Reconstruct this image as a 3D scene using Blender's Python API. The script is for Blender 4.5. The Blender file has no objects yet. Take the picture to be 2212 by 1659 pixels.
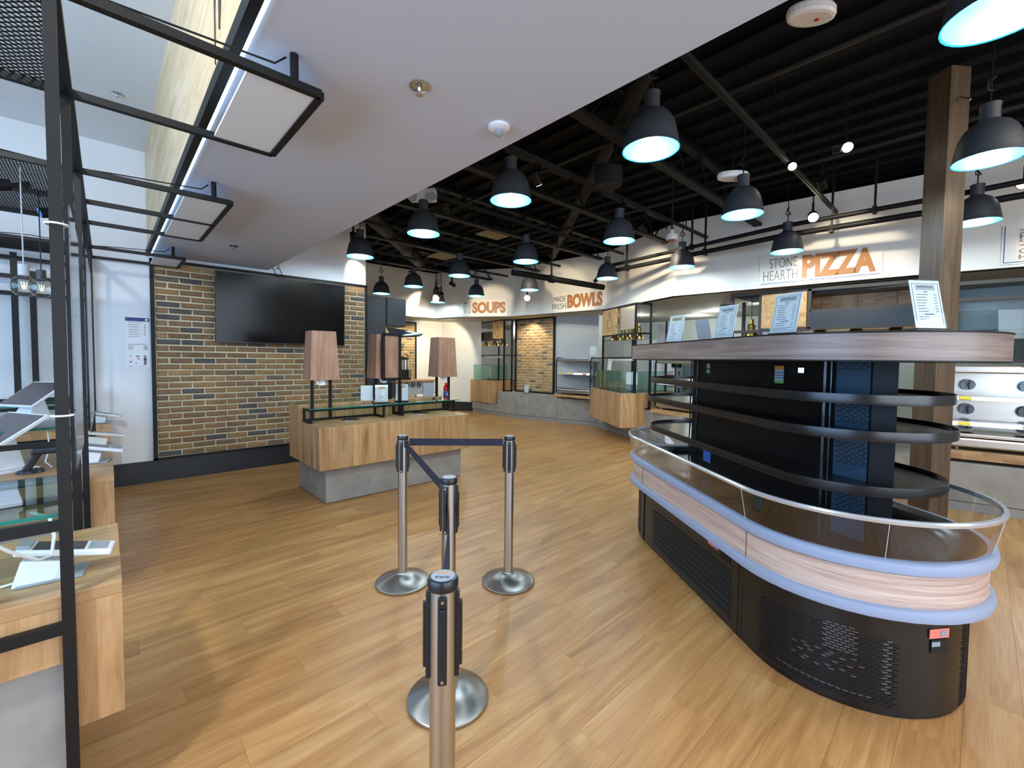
import bpy, bmesh, math, random
from mathutils import Vector, Matrix
random.seed(4)
PI = math.pi
SC = bpy.context.scene
COL = SC.collection
# ------------------------------------------------------------------ camera
F_PX, PITCH, ROLL, YAW, CAMH = 944.55, .04192, .01094, .74938, 1.53
fw = Vector((math.sin(YAW)*math.cos(PITCH), math.cos(YAW)*math.cos(PITCH), -math.sin(PITCH)))
r0 = Vector((math.cos(YAW), -math.sin(YAW), 0)); u0 = r0.cross(fw)
rt = r0*math.cos(ROLL)+u0*math.sin(ROLL); up = -r0*math.sin(ROLL)+u0*math.cos(ROLL)
cd = bpy.data.cameras.new('camera'); cam = bpy.data.objects.new('camera', cd); COL.objects.link(cam)
cam.matrix_world = Matrix(((rt.x, up.x, -fw.x, 0), (rt.y, up.y, -fw.y, 0), (rt.z, up.z, -fw.z, CAMH), (0, 0, 0, 1)))
cd.sensor_width = 36; cd.lens = F_PX*36/2212; cd.shift_y = -13.97/2212; cd.clip_start = .05
SC.camera = cam
# ------------------------------------------------------------------ view, world, large lights
SC.view_settings.view_transform = 'Standard'; SC.view_settings.look = 'None'
SC.view_settings.exposure = 0.42; SC.view_settings.gamma = 1; SC.view_settings.use_curve_mapping = False
SC.cycles.max_bounces = 7; SC.cycles.transparent_max_bounces = 24; SC.cycles.glossy_bounces = 4
SC.cycles.sample_clamp_indirect = 6; SC.cycles.caustics_reflective = False; SC.cycles.caustics_refractive = False
W = bpy.data.worlds.new('world'); SC.world = W; W.use_nodes = True
W.node_tree.nodes['Background'].inputs[0].default_value = (.55, .72, 1, 1)
W.node_tree.nodes['Background'].inputs[1].default_value = 1.2
def aim(o, d): o.rotation_euler = Vector(d).to_track_quat('-Z', 'Y').to_euler()
def light(kind, name, loc, d, power, col, size=.1, size_y=None, **kw):
    l = bpy.data.lights.new(name, kind); l.energy = power; l.color = col
    if kind == 'AREA':
        l.shape = 'RECTANGLE' if size_y else 'DISK'; l.size = size
        if size_y: l.size_y = size_y
    elif kind == 'SPOT':
        l.shadow_soft_size = size; l.spot_size = kw.get('cone', .7); l.spot_blend = kw.get('blend', .6)
    else: l.shadow_soft_size = size
    o = bpy.data.objects.new(name, l); COL.objects.link(o); o.location = loc; aim(o, d); return o
# daylight entering by the two glazed walls (beside and behind the camera)
light('AREA', 'daylight_side_window', (-3.35, 1.6, 1.8), (1, .05, -.05), 200, (.36, .62, 1), 5.6, 2.6)
light('AREA', 'daylight_rear_window', (1.2, -3.3, 1.8), (.1, 1, -.05), 130, (.80, .88, 1), 5.0, 2.4)
light('AREA', 'high_bay_lamp', (-1.2, .9, 3.72), (.75, 1.2, -.8), 60, (.86, .93, 1), .22)
light('AREA', 'room_lamp_row', (4.0, -1.6, 3.6), (.1, .3, -1), 40, (1, .9, .76), 2.5, .3)
# ------------------------------------------------------------------ materials
MATS = {}
def srgb(r, g, b):
    f = lambda c: ((c/255+.055)/1.055)**2.4 if c > 10 else c/255/12.92
    return (f(r), f(g), f(b), 1)
def nt(name):
    m = bpy.data.materials.new(name); m.use_nodes = True; MATS[name] = m
    return m, m.node_tree.nodes, m.node_tree.links, m.node_tree.nodes['Principled BSDF']
def mat(name, col, rough=.5, metal=0, noise=0, nscale=8, bump=0, emit=None, estr=0, coat=0, spec=.5):
    m, N, L, B = nt(name)
    B.inputs['Roughness'].default_value = rough; B.inputs['Metallic'].default_value = metal
    B.inputs['Coat Weight'].default_value = coat; B.inputs['Specular IOR Level'].default_value = spec
    B.inputs['Base Color'].default_value = col
    if noise or bump:
        tc = N.new('ShaderNodeTexCoord'); nz = N.new('ShaderNodeTexNoise'); nz.inputs['Scale'].default_value = nscale
        nz.inputs['Detail'].default_value = 6; L.new(tc.outputs['Object'], nz.inputs['Vector'])
        if noise:
            rp = N.new('ShaderNodeValToRGB'); k = noise
            rp.color_ramp.elements[0].position = .3; rp.color_ramp.elements[1].position = .7
            rp.color_ramp.elements[0].color = (col[0]*(1-k), col[1]*(1-k), col[2]*(1-k), 1)
            rp.color_ramp.elements[1].color = (min(1, col[0]*(1+k)), min(1, col[1]*(1+k)), min(1, col[2]*(1+k)), 1)
            L.new(nz.outputs['Fac'], rp.inputs[0]); L.new(rp.outputs[0], B.inputs['Base Color'])
        if bump:
            bp = N.new('ShaderNodeBump'); bp.inputs['Strength'].default_value = bump; bp.inputs['Distance'].default_value = .01
            L.new(nz.outputs['Fac'], bp.inputs['Height']); L.new(bp.outputs[0], B.inputs['Normal'])
    if emit:
        B.inputs['Emission Color'].default_value = emit; B.inputs['Emission Strength'].default_value = estr
    return m
def wood(name, cols, axis, rough=.45, stave=0, across=0, grain=1.0, plank=False, bump=.05):
    """laminate: grain stretched along axis (0,1,2); staves of width stave counted along axis across"""
    m, N, L, B = nt(name); B.inputs['Roughness'].default_value = rough
    tc = N.new('ShaderNodeTexCoord'); src = tc.outputs['Object']
    if plank: g = N.new('ShaderNodeNewGeometry'); src = g.outputs['Position']
    def M(op, a, b=None):
        n = N.new('ShaderNodeMath'); n.operation = op
        for i, v in enumerate((a, b)):
            if v is None: continue
            if isinstance(v, (int, float)): n.inputs[i].default_value = v
            else: L.new(v, n.inputs[i])
        return n.outputs[0]
    sx = N.new('ShaderNodeSeparateXYZ'); L.new(src, sx.inputs[0])
    ident = None
    if plank:
        row = M('FLOOR', M('DIVIDE', sx.outputs[1], .18)); off = M('MULTIPLY', M('FRACT', M('MULTIPLY', row, .37)), 1.22)
        col = M('FLOOR', M('DIVIDE', M('ADD', sx.outputs[0], off), 1.22))
        ident = M('ADD', M('MULTIPLY', row, 7.13), M('MULTIPLY', col, 3.71))
    elif stave:
        ident = M('FLOOR', M('DIVIDE', M('ADD', sx.outputs[across], sx.outputs[across-1] if across else sx.outputs[1]) if across == 0 else sx.outputs[across], stave))
    wn = None
    if ident is not None:
        wn = N.new('ShaderNodeTexWhiteNoise'); wn.noise_dimensions = '1D'; L.new(ident, wn.inputs['W'])
    mp = N.new('ShaderNodeMapping'); L.new(src, mp.inputs[0]); s = [9*grain]*3 if axis < 3 else [.9*grain, .9*grain, 22*grain]
    if axis < 3: s[axis] = .9*grain
    s = list(s); mp.inputs['Scale'].default_value = s
    if wn:
        cb = N.new('ShaderNodeCombineXYZ'); k = M('MULTIPLY', wn.outputs['Value'], 40.)
        for i in range(3): L.new(k, cb.inputs[i])
        L.new(cb.outputs[0], mp.inputs['Location'])
    n1 = N.new('ShaderNodeTexNoise'); n1.inputs['Scale'].default_value = 1; n1.inputs['Detail'].default_value = 7; n1.inputs['Distortion'].default_value = 1.4
    n1.inputs['Roughness'].default_value = .62
    L.new(mp.outputs[0], n1.inputs['Vector'])
    rp = N.new('ShaderNodeValToRGB'); e = rp.color_ramp.elements
    e[0].position = .3; e[0].color = cols[0]; e[1].position = .7; e[1].color = cols[2]; x = e.new(.5); x.color = cols[1]
    L.new(n1.outputs['Fac'], rp.inputs[0]); out = rp.outputs[0]
    mp2 = N.new('ShaderNodeMapping'); L.new(src, mp2.inputs[0]); s2 = [160*grain]*3 if axis < 3 else [5*grain, 5*grain, 170*grain]
    if axis < 3: s2[axis] = 5*grain
    s2 = list(s2); mp2.inputs['Scale'].default_value = s2
    n2 = N.new('ShaderNodeTexNoise'); n2.inputs['Scale'].default_value = 1; n2.inputs['Detail'].default_value = 3; L.new(mp2.outputs[0], n2.inputs['Vector'])
    hs = N.new('ShaderNodeHueSaturation'); L.new(out, hs.inputs['Color'])
    v = M('ADD', M('MULTIPLY', n2.outputs['Fac'], .5), .75)
    if wn: v = M('MULTIPLY', v, M('ADD', M('MULTIPLY', wn.outputs['Value'], .10 if plank else .26), .95 if plank else .87))
    L.new(v, hs.inputs['Value']); L.new(hs.outputs[0], B.inputs['Base Color'])
    if bump:
        bp = N.new('ShaderNodeBump'); bp.inputs['Strength'].default_value = bump; bp.inputs['Distance'].default_value = .002
        L.new(n2.outputs['Fac'], bp.inputs['Height']); L.new(bp.outputs[0], B.inputs['Normal'])
    return m
def glass(name, tint=(.9, 1, .97, 1), refl=1.0, rough=0.0):
    m = bpy.data.materials.new(name); m.use_nodes = True; N, L = m.node_tree.nodes, m.node_tree.links
    N.remove(N['Principled BSDF']); o = N['Material Output']
    t = N.new('ShaderNodeBsdfTransparent'); t.inputs[0].default_value = tint
    g = N.new('ShaderNodeBsdfGlossy'); g.inputs['Roughness'].default_value = rough; g.inputs[0].default_value = (refl, refl, refl, 1)
    fr = N.new('ShaderNodeLayerWeight'); fr.inputs[0].default_value = .5
    pw = N.new('ShaderNodeMath'); pw.operation = 'POWER'; pw.inputs[1].default_value = 4; L.new(fr.outputs['Facing'], pw.inputs[0])
    ma = N.new('ShaderNodeMath'); ma.operation = 'MULTIPLY_ADD'; ma.inputs[1].default_value = .8; ma.inputs[2].default_value = .045; L.new(pw.outputs[0], ma.inputs[0])
    mx = N.new('ShaderNodeMixShader'); L.new(ma.outputs[0], mx.inputs[0]); L.new(t.outputs[0], mx.inputs[1]); L.new(g.outputs[0], mx.inputs[2])
    L.new(mx.outputs[0], o.inputs[0]); MATS[name] = m; return m
def emis(name, col, s):
    m = bpy.data.materials.new(name); m.use_nodes = True; N, L = m.node_tree.nodes, m.node_tree.links
    N.remove(N['Principled BSDF']); e = N.new('ShaderNodeEmission'); e.inputs[0].default_value = col; e.inputs[1].default_value = s
    L.new(e.outputs[0], N['Material Output'].inputs[0]); MATS[name] = m; return m
def brickmat(name, cols):
    m, N, L, B = nt(name); B.inputs['Roughness'].default_value = .85
    oi = N.new('ShaderNodeObjectInfo'); rp = N.new('ShaderNodeValToRGB'); rp.color_ramp.interpolation = 'CONSTANT'
    e = rp.color_ramp.elements; e[0].position = 0; e[0].color = cols[0]; e[1].position = 1/len(cols); e[1].color = cols[1]
    for i, c in enumerate(cols[2:], 2): x = e.new(i/len(cols)); x.color = c
    L.new(oi.outputs['Random'], rp.inputs[0])
    g = N.new('ShaderNodeNewGeometry'); nz = N.new('ShaderNodeTexNoise'); nz.inputs['Scale'].default_value = 14; nz.inputs['Detail'].default_value = 8; nz.inputs['Roughness'].default_value = .7
    L.new(g.outputs['Position'], nz.inputs['Vector'])
    mx = N.new('ShaderNodeMix'); mx.data_type = 'RGBA'; mx.blend_type = 'OVERLAY'; mx.inputs[0].default_value = .55
    L.new(rp.outputs[0], mx.inputs[6]); L.new(nz.outputs['Fac'], mx.inputs[7]); L.new(mx.outputs[2], B.inputs['Base Color'])
    bp = N.new('ShaderNodeBump'); bp.inputs['Strength'].default_value = .6; bp.inputs['Distance'].default_value = .01
    L.new(nz.outputs['Fac'], bp.inputs['Height']); L.new(bp.outputs[0], B.inputs['Normal'])
    return m
oak = [srgb(150, 110, 70), srgb(184, 142, 96), srgb(204, 166, 120)]
wood('floor_vinyl', [srgb(158, 108, 60), srgb(185, 134, 79), srgb(204, 157, 102)], 0, .36, plank=True, grain=.9)
wood('oak_staves', oak, 2, .42, stave=.085, across=0)
wood('oak_along_x', oak, 0, .42, stave=.12, across=1)
wood('oak_along_y', oak, 1, .42, stave=.12, across=0)
wood('oak_sign', [srgb(176, 130, 80), srgb(206, 160, 104), srgb(222, 182, 128)], 0, .45)
wood('pale_oak', [srgb(196, 164, 120), srgb(218, 190, 148), srgb(232, 210, 172)], 1, .45, grain=.8)
wood('dispenser_oak', [srgb(138, 98, 76), srgb(166, 124, 98), srgb(186, 144, 116)], 2, .4, grain=1.6)
wood('grey_oak', [srgb(104, 88, 82), srgb(134, 116, 106), srgb(158, 138, 126)], 3, .38, grain=1.2)
wood('band_oak', [srgb(168, 140, 128), srgb(200, 172, 156), srgb(222, 198, 182)], 3, .4, grain=1.3)
wood('column_oak', [srgb(72, 57, 42), srgb(94, 75, 57), srgb(112, 92, 72)], 2, .42, stave=.07, across=0)
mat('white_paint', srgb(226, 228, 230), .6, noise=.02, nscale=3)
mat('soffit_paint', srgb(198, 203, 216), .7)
mat('bulkhead_paint', srgb(232, 230, 222), .55)
mat('grey_paint', srgb(176, 182, 184), .6)
mat('kitchen_wall', srgb(186, 196, 192), .6)
mat('kitchen_ceiling', srgb(176, 174, 166), .8)
mat('deck_black', srgb(5, 5, 6), .85, spec=.2)
mat('steel_black', srgb(18, 19, 20), .6)
mat('duct_black', srgb(10, 11, 12), .6, spec=.3)
mat('base_black', srgb(36, 38, 42), .45)
mat('frame_black', srgb(17, 16, 15), .5, spec=.3)
mat('frame_bronze', srgb(58, 54, 48), .5)
mat('cabinet_black', srgb(44, 47, 50), .4)
mat('pendant_shell', srgb(54, 58, 64), .55, bump=.1, nscale=60)
mat('pendant_inside', srgb(34, 138, 182), .5)
emis('pendant_glow', (.7, .95, 1, 1), 14.)
emis('spot_glow', (1, .86, .66, 1), 30.)
emis('spot_glow_dim', (1, .92, .86, 1), 9.)
emis('led_blue', (.42, .68, 1, 1), 2.2)
emis('downlight_glow', (1, .98, .92, 1), 5.)
mat('concrete', srgb(152, 148, 140), .7, noise=.16, nscale=5, bump=.08)
mat('concrete_kick', srgb(148, 146, 142), .6, noise=.1, nscale=6)
mat('mortar', srgb(206, 194, 160), .9, bump=.3, nscale=40)
brickmat('brick', [srgb(146, 114, 76), srgb(132, 102, 70), srgb(158, 124, 82), srgb(124, 96, 68), srgb(142, 108, 72), srgb(114, 96, 78), srgb(150, 118, 80), srgb(136, 106, 74), srgb(154, 114, 70), srgb(132, 104, 74), srgb(148, 116, 76), srgb(126, 98, 70), srgb(140, 110, 74), srgb(88, 82, 78)])
brickmat('buff_brick', [srgb(176, 144, 100), srgb(160, 126, 84), srgb(186, 152, 106), srgb(150, 120, 84), srgb(170, 136, 92), srgb(168, 132, 92), srgb(180, 148, 104), srgb(158, 128, 88), srgb(164, 130, 86), srgb(106, 96, 86)])
mat('stainless', srgb(196, 194, 190), .26, 1)
mat('chrome', srgb(205, 205, 205), .12, 1)
mat('brushed', srgb(190, 188, 184), .3, 1)
mb_ = mat('spun_steel', srgb(176, 174, 168), .34, 1); B_ = mb_.node_tree.nodes['Principled BSDF']; B_.inputs['Anisotropic'].default_value = .92
tg_ = mb_.node_tree.nodes.new('ShaderNodeTangent'); tg_.direction_type = 'RADIAL'; tg_.axis = 'Z'; mb_.node_tree.links.new(tg_.outputs[0], B_.inputs['Tangent'])
mat('brass', srgb(178, 150, 84), .3, 1)
mat('case_black', srgb(20, 19, 19), .3)
mat('shelf_black', srgb(18, 18, 20), .25)
mat('core_black', srgb(10, 10, 11), .45, spec=.2)
mat('perf_panel', srgb(40, 66, 86), .3)  # blue light falling on this facet is put into its base colour
mat('slot_dark', srgb(4, 4, 5), .7)
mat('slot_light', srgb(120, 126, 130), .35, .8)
mat('louvre', srgb(26, 26, 24), .65, spec=.25)
mat('bumper', srgb(150, 162, 186), .45)
mat('rail', srgb(206, 210, 212), .22, .6)
mat('plastic_black', srgb(22, 24, 28), .35)
mat('belt', srgb(28, 30, 46), .8, bump=.2, nscale=90)
mat('plastic_white', srgb(228, 228, 230), .35)
mat('plastic_grey', srgb(150, 156, 164), .4)
mat('screen', srgb(10, 8, 8), .16, spec=.25)
mat('pos_screen', srgb(70, 60, 60), .2)
mat('paper', srgb(236, 238, 240), .6)
mat('paper_grey', srgb(178, 182, 188), .5)
mat('ink', srgb(60, 64, 76), .7)
mat('ink_blue', srgb(40, 74, 130), .7)
mat('tag_tan', srgb(206, 160, 124), .6)
mat('letter_gold', srgb(180, 118, 62), .5)
mat('letter_grey', srgb(150, 130, 114), .5)
mat('letter_dark', srgb(110, 108, 102), .5)
mat('sign_board', srgb(238, 234, 224), .5)
mat('outline_blue', srgb(52, 76, 146), .6)
mat('yellow', srgb(230, 206, 50), .5)
mat('red', srgb(190, 40, 44), .4)
mat('salmon', srgb(240, 130, 112), .4)
mat('green', srgb(120, 190, 90), .5)
mat('orange', srgb(226, 140, 60), .5)
mat('label_blue', srgb(92, 150, 226), .5)
mat('navy', srgb(38, 60, 120), .5)
mat('purple', srgb(110, 80, 120), .6)
mat('skin', srgb(220, 180, 160), .6)
mat('chair_rust', srgb(150, 92, 74), .5)
mat('tile_beige', srgb(150, 138, 108), .8)
mat('bag_yellow', srgb(206, 200, 120), .4)
mat('bag_blue', srgb(90, 150, 180), .4)
mat('filament', srgb(255, 190, 90), .3, emit=(1, .6, .2, 1), estr=3)
glass('clear_glass', (.97, .99, .98, 1)); glass('green_glass', (.72, .88, .82, 1)); glass('guard_glass', (.93, .94, .96, 1))
glass('acrylic', (.82, .86, .9, 1), .8, .08); glass('smoke_glass', (.55, .62, .62, 1)); glass('bottle_red', (.8, .05, .08, 1))
mat('teal_edge', srgb(30, 120, 104), .2)
# ------------------------------------------------------------------ mesh helpers
class MB:
    def __init__(s): s.v = []; s.f = []
    def poly(s, pts, faces):
        o = len(s.v); s.v += [tuple(p) for p in pts]; s.f += [tuple(i+o for i in f) for f in faces]; return s
    def box(s, x0, x1, y0, y1, z0, z1):
        return s.prism([(x0, y0), (x1, y0), (x1, y1), (x0, y1)], z0, z1)
    def prism(s, pl, z0, z1):
        n = len(pl); a = sum(pl[i][0]*pl[(i+1) % n][1]-pl[(i+1) % n][0]*pl[i][1] for i in range(n))
        if a < 0: pl = pl[::-1]
        p = [(x, y, z0) for x, y in pl]+[(x, y, z1) for x, y in pl]
        return s.poly(p, [tuple(range(n-1, -1, -1)), tuple(range(n, 2*n))]+[(i, (i+1) % n, n+(i+1) % n, n+i) for i in range(n)])
    def obox(s, c, ax, h):
        """box: centre c, three axes ax, half sizes h"""
        c = Vector(c); A = [Vector(a).normalized()*k for a, k in zip(ax, h)]
        p = [c+A[0]*i+A[1]*j+A[2]*k for k in (-1, 1) for j in (-1, 1) for i in (-1, 1)]
        return s.poly(p, [(0, 2, 3, 1), (4, 5, 7, 6), (0, 1, 5, 4), (2, 6, 7, 3), (0, 4, 6, 2), (1, 3, 7, 5)])
    def bar(s, a, b, w, h=None):
        a, b = Vector(a), Vector(b); d = b-a; h = h or w
        t = Vector((0, 0, 1)) if abs(d.normalized().z) < .9 else Vector((1, 0, 0))
        sd = d.cross(t).normalized(); u = sd.cross(d).normalized()
        return s.obox((a+b)/2, (d, sd, u), (d.length/2+.0001, w/2, h/2))
    def cyl(s, a, b, r, n=16, r2=None):
        a, b = Vector(a), Vector(b); d = (b-a).normalized(); t = Vector((0, 0, 1)) if abs(d.z) < .9 else Vector((1, 0, 0))
        x = d.cross(t).normalized(); y = d.cross(x).normalized(); r2 = r if r2 is None else r2
        P = [a+(x*math.cos(2*PI*i/n)+y*math.sin(2*PI*i/n))*r for i in range(n)]+[b+(x*math.cos(2*PI*i/n)+y*math.sin(2*PI*i/n))*r2 for i in range(n)]
        return s.poly(P, [tuple(range(n)), tuple(range(2*n-1, n-1, -1))]+[(i, n+i, n+(i+1) % n, (i+1) % n) for i in range(n)])
    def lathe(s, prof, c, n=24, close=False):
        c = Vector(c); P = []; F = []; m = len(prof)
        for i in range(n):
            a = 2*PI*i/n
            for r, z in prof: P.append(c+Vector((r*math.cos(a), r*math.sin(a), z)))
        for i in range(n):
            j = (i+1) % n
            for k in range(m-1): F.append((i*m+k, j*m+k, j*m+k+1, i*m+k+1))
            if close: F.append((i*m+m-1, j*m+m-1, j*m, i*m))
        return s.poly(P, F)
    def tube(s, pts, r, n=6):
        pts = [Vector(p) for p in pts]; P = []; F = []
        for i, p in enumerate(pts):
            d = (pts[min(i+1, len(pts)-1)]-pts[max(i-1, 0)]).normalized(); t = Vector((0, 0, 1)) if abs(d.z) < .95 else Vector((1, 0, 0))
            x = d.cross(t).normalized(); y = d.cross(x)
            P += [p+(x*math.cos(2*PI*k/n)+y*math.sin(2*PI*k/n))*r for k in range(n)]
        for i in range(len(pts)-1):
            for k in range(n): F.append((i*n+k, i*n+(k+1) % n, (i+1)*n+(k+1) % n, (i+1)*n+k))
        F += [tuple(range(n-1, -1, -1)), tuple(range((len(pts)-1)*n, len(pts)*n))]
        return s.poly(P, F)
    def ring(s, outl, prof):
        """loft: closed outline function outl(r)->pts, profile [(r,z)...]"""
        P = []; n = None; F = []
        for r, z in prof:
            o = outl(r); n = len(o); P += [(x, y, z) for x, y in o]
        for k in range(len(prof)-1):
            for i in range(n): F.append((k*n+i, k*n+(i+1) % n, (k+1)*n+(i+1) % n, (k+1)*n+i))
        return s.poly(P, F)
    def build(s, name, m, parent=None, smooth=False, bev=0, **kw):
        me = bpy.data.meshes.new(name); off = Vector(parent['_o']) if parent is not None else Vector((0, 0, 0))
        me.from_pydata([Vector(v)-off for v in s.v], [], s.f); me.update()
        me.materials.append(MATS[m]); o = bpy.data.objects.new(name, me); COL.objects.link(o)
        bm = bmesh.new(); bm.from_mesh(me); bmesh.ops.recalc_face_normals(bm, faces=bm.faces); bm.to_mesh(me); bm.free()
        if smooth:
            for p in me.polygons: p.use_smooth = True
            md = o.modifiers.new('split', 'EDGE_SPLIT'); md.split_angle = .7
        if bev:
            md = o.modifiers.new('bevel', 'BEVEL'); md.width = bev; md.segments = 2; md.limit_method = 'ANGLE'; md.angle_limit = .6
        if parent is not None: o.parent = parent; o['_o'] = parent['_o']
        else: o['_o'] = (0., 0., 0.)
        for k, v in kw.items(): o[k] = v
        return o
def rootmesh(o, label, cat, group=None):
    o['label'] = label; o['category'] = cat
    if group: o['group'] = group
    return o
def thing(name, loc, label, cat, group=None):
    o = bpy.data.objects.new(name, None); COL.objects.link(o); o.location = loc; o['_o'] = tuple(float(c) for c in loc)
    o.empty_display_size = .1
    return rootmesh(o, label, cat, group)
def struct(mb, name, m, bev=0, parent=None, **kw):
    o = mb.build(name, m, parent, bev=bev, **kw)
    if parent is None: o['kind'] = 'structure'
    return o
def text(body, o, xd, ud, w, h, m, parent, name='lettering', bold=0, depth=.004, keep=False):
    """flat lettering filling the w x h box whose lower left corner is o"""
    c = bpy.data.curves.new('t', 'FONT'); c.body = body; c.size = 1; c.offset = bold; c.extrude = .02; c.align_x = 'LEFT'; c.resolution_u = 4; c.space_line = .95
    t = bpy.data.objects.new('t', c); COL.objects.link(t); bpy.context.view_layer.update()
    me = bpy.data.meshes.new_from_object(t.evaluated_get(bpy.context.evaluated_depsgraph_get()))
    bpy.data.objects.remove(t); bpy.data.curves.remove(c)
    vs = [v.co.copy() for v in me.vertices]; x0 = min(v.x for v in vs); x1 = max(v.x for v in vs); y0 = min(v.y for v in vs); y1 = max(v.y for v in vs)
    xd, ud, o = Vector(xd).normalized(), Vector(ud).normalized(), Vector(o); nd = xd.cross(ud)
    off = Vector(parent['_o']) if parent is not None else Vector()
    for v in me.vertices:
        q = v.co; v.co = o+xd*((q.x-x0)/(x1-x0)*w)+ud*((q.y-y0)/(y1-y0)*h)+nd*((q.z/.04+.5)*depth)-off
    me.name = name; me.materials.clear(); me.materials.append(MATS[m]); ob = bpy.data.objects.new(name, me); COL.objects.link(ob)
    if parent is not None: ob.parent = parent; ob['_o'] = parent['_o']
    return ob
def copy_tree(o, parent=None, off=None):
    c = o.copy(); COL.objects.link(c)
    if parent is not None: c.parent = parent
    for ch in list(o.children): copy_tree(ch, c)
    return c
def infront(x, y, z):
    v = Vector((x, y, z-CAMH)); d = v.dot(fw)
    if d < .05: return None
    return 1106+F_PX*v.dot(rt)/d, 815.5-F_PX*v.dot(up)/d, d
# ================================================================== SETTING
# floor: slab and vinyl planks
fl = struct(MB().box(-3.6, 12.2, -3.6, 12.2, -.12, -.006), 'floor', 'mortar')
PW, PLN = .18, 1.22
cand = []
for row in range(int(-3.5/PW)-1, int(12/PW)+1):
    off = ((row*.37) % 1.0)*PLN
    for col in range(-5, 12):
        x0 = col*PLN-off; y0 = row*PW
        if x0 > 12 or x0 < -3.4 or y0 < -3.4 or y0 > 11.8: continue
        vis = False; dd = math.hypot(x0+.6, y0+.09)
        for i in range(5):
            for j in (0, 1):
                q = infront(x0+PLN*i/4, y0+PW*j, 0)
                if q and -20 < q[0] < 2232 and q[1] < 1680: vis = True
        cand.append((not vis, dd, x0, y0))
cand.sort()
base = None; rest = MB()
for k, (nv, dd, x0, y0) in enumerate(cand):
    if k < 300 and not nv:
        if base is None:
            base = MB().box(.0004, PLN-.0004, .0004, PW-.0004, -.006, 0).build('plank', 'floor_vinyl', fl); p = base
        else: p = base.copy(); COL.objects.link(p)
        p.location = (x0, y0, 0)
    else: rest.box(x0+.0004, x0+PLN-.0004, y0+.0004, y0+PW-.0004, -.006, 0)
rest.build('far_planks', 'floor_vinyl', fl, kind='stuff')
# left wall, camera-side wall with glazed openings
def glazed_wall(name, axis, c, a0, a1, holes, z1, wm):
    """wall lying at coordinate c of axis (0: x, 1: y), openings (a,b,zb,zt)"""
    m = MB()
    def add(p, q, zb, zt):
        if q <= p or zt <= zb: return
        m.box(c-.08, c+.08, p, q, zb, zt) if axis == 0 else m.box(p, q, c-.08, c+.08, zb, zt)
    x = a0
    for (p, q, zb, zt) in holes:
        add(x, p, 0, z1); add(p, q, 0, zb); add(p, q, zt, z1); x = q
    add(x, a1, 0, z1); o = struct(m, name, wm)
    for i, (p, q, zb, zt) in enumerate(holes):
        g = MB(); n = 4
        for k in range(n+1):
            a = p+(q-p)*k/n
            g.box(c-.03, c+.03, a-.025, a+.025, zb, zt) if axis == 0 else g.box(a-.025, a+.025, c-.03, c+.03, zb, zt)
        for z in (zb, zt-.05):
            g.box(c-.03, c+.03, p, q, z, z+.05) if axis == 0 else g.box(p, q, c-.03, c+.03, z, z+.05)
        w = g.build('window_%d' % (1 if axis == 0 else 2), 'frame_black'); w['kind'] = 'structure'
        pn = MB(); pn.box(c-.006, c+.006, p, q, zb, zt) if axis == 0 else pn.box(p, q, c-.006, c+.006, zb, zt)
        pn.build('pane', 'clear_glass', w)
glazed_wall('wall_left', 0, -3.5, -3.6, 6.9, [(-1.3, 4.5, .3, 3.2)], 3.9, 'white_paint')
glazed_wall('wall_rear', 1, -3.5, -3.6, 12.2, [(-1.4, 3.8, .3, 3.1), ], 4.0, 'white_paint')
struct(MB().box(12.0, 12.2, -3.6, 12.2, 0, 4), 'wall_right', 'kitchen_wall')
# wall with television: white part, part above bricks
YB = 6.77
w = MB().box(-3.6, 3.08, YB, YB+.2, 0, 3.95)
struct(w, 'wall_front', 'white_paint')
struct(MB().box(2.96, 3.08, YB+.2, 12.0, 0, 3.95), 'wall_return', 'grey_paint')
struct(MB().box(2.0, 12.2, 12.0, 12.2, 0, 3.95), 'wall_back', 'white_paint')
struct(MB().box(-3.6, 3.1, YB-.02, YB, 0, .262), 'baseboard_front', 'base_black')
# brick field framed in black
bf = thing('brick_panel', (1.76, YB, .27), 'tall brown brick wall panel in a black frame behind the television', 'brick wall')
MB().box(.44, 3.07, YB-.012, YB, .275, 2.66).build('mortar_bed', 'mortar', bf)
for nm, b in (('frame_bar', (.405, .445, YB-.035, YB, .262, 2.67)), ('frame_bar', (3.055, 3.09, YB-.035, YB, .262, 2.67)), ('frame_bar', (.405, 3.09, YB-.035, YB, .262, .29)), ('frame_bar', (.405, 3.09, YB-.035, YB, 2.645, 2.68))):
    MB().box(*b).build(nm, 'frame_black', bf)
def brick_mesh(L, H, D, sd):
    rr = random.Random(sd); bm = bmesh.new(); bmesh.ops.create_cube(bm, size=1)
    for v in bm.verts: v.co = Vector((v.co.x*L, v.co.y*D, v.co.z*H))
    bmesh.ops.bevel(bm, geom=[e for e in bm.edges if all(v.co.y < 0 for v in e.verts)], offset=H*.16, segments=1, affect='EDGES')
    for v in bm.verts: v.co += Vector((rr.uniform(-.004, .004), rr.uniform(-.003, .003), rr.uniform(-.0025, .0025)))
    me = bpy.data.meshes.new('brick'); bm.to_mesh(me); bm.free(); return me
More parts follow.
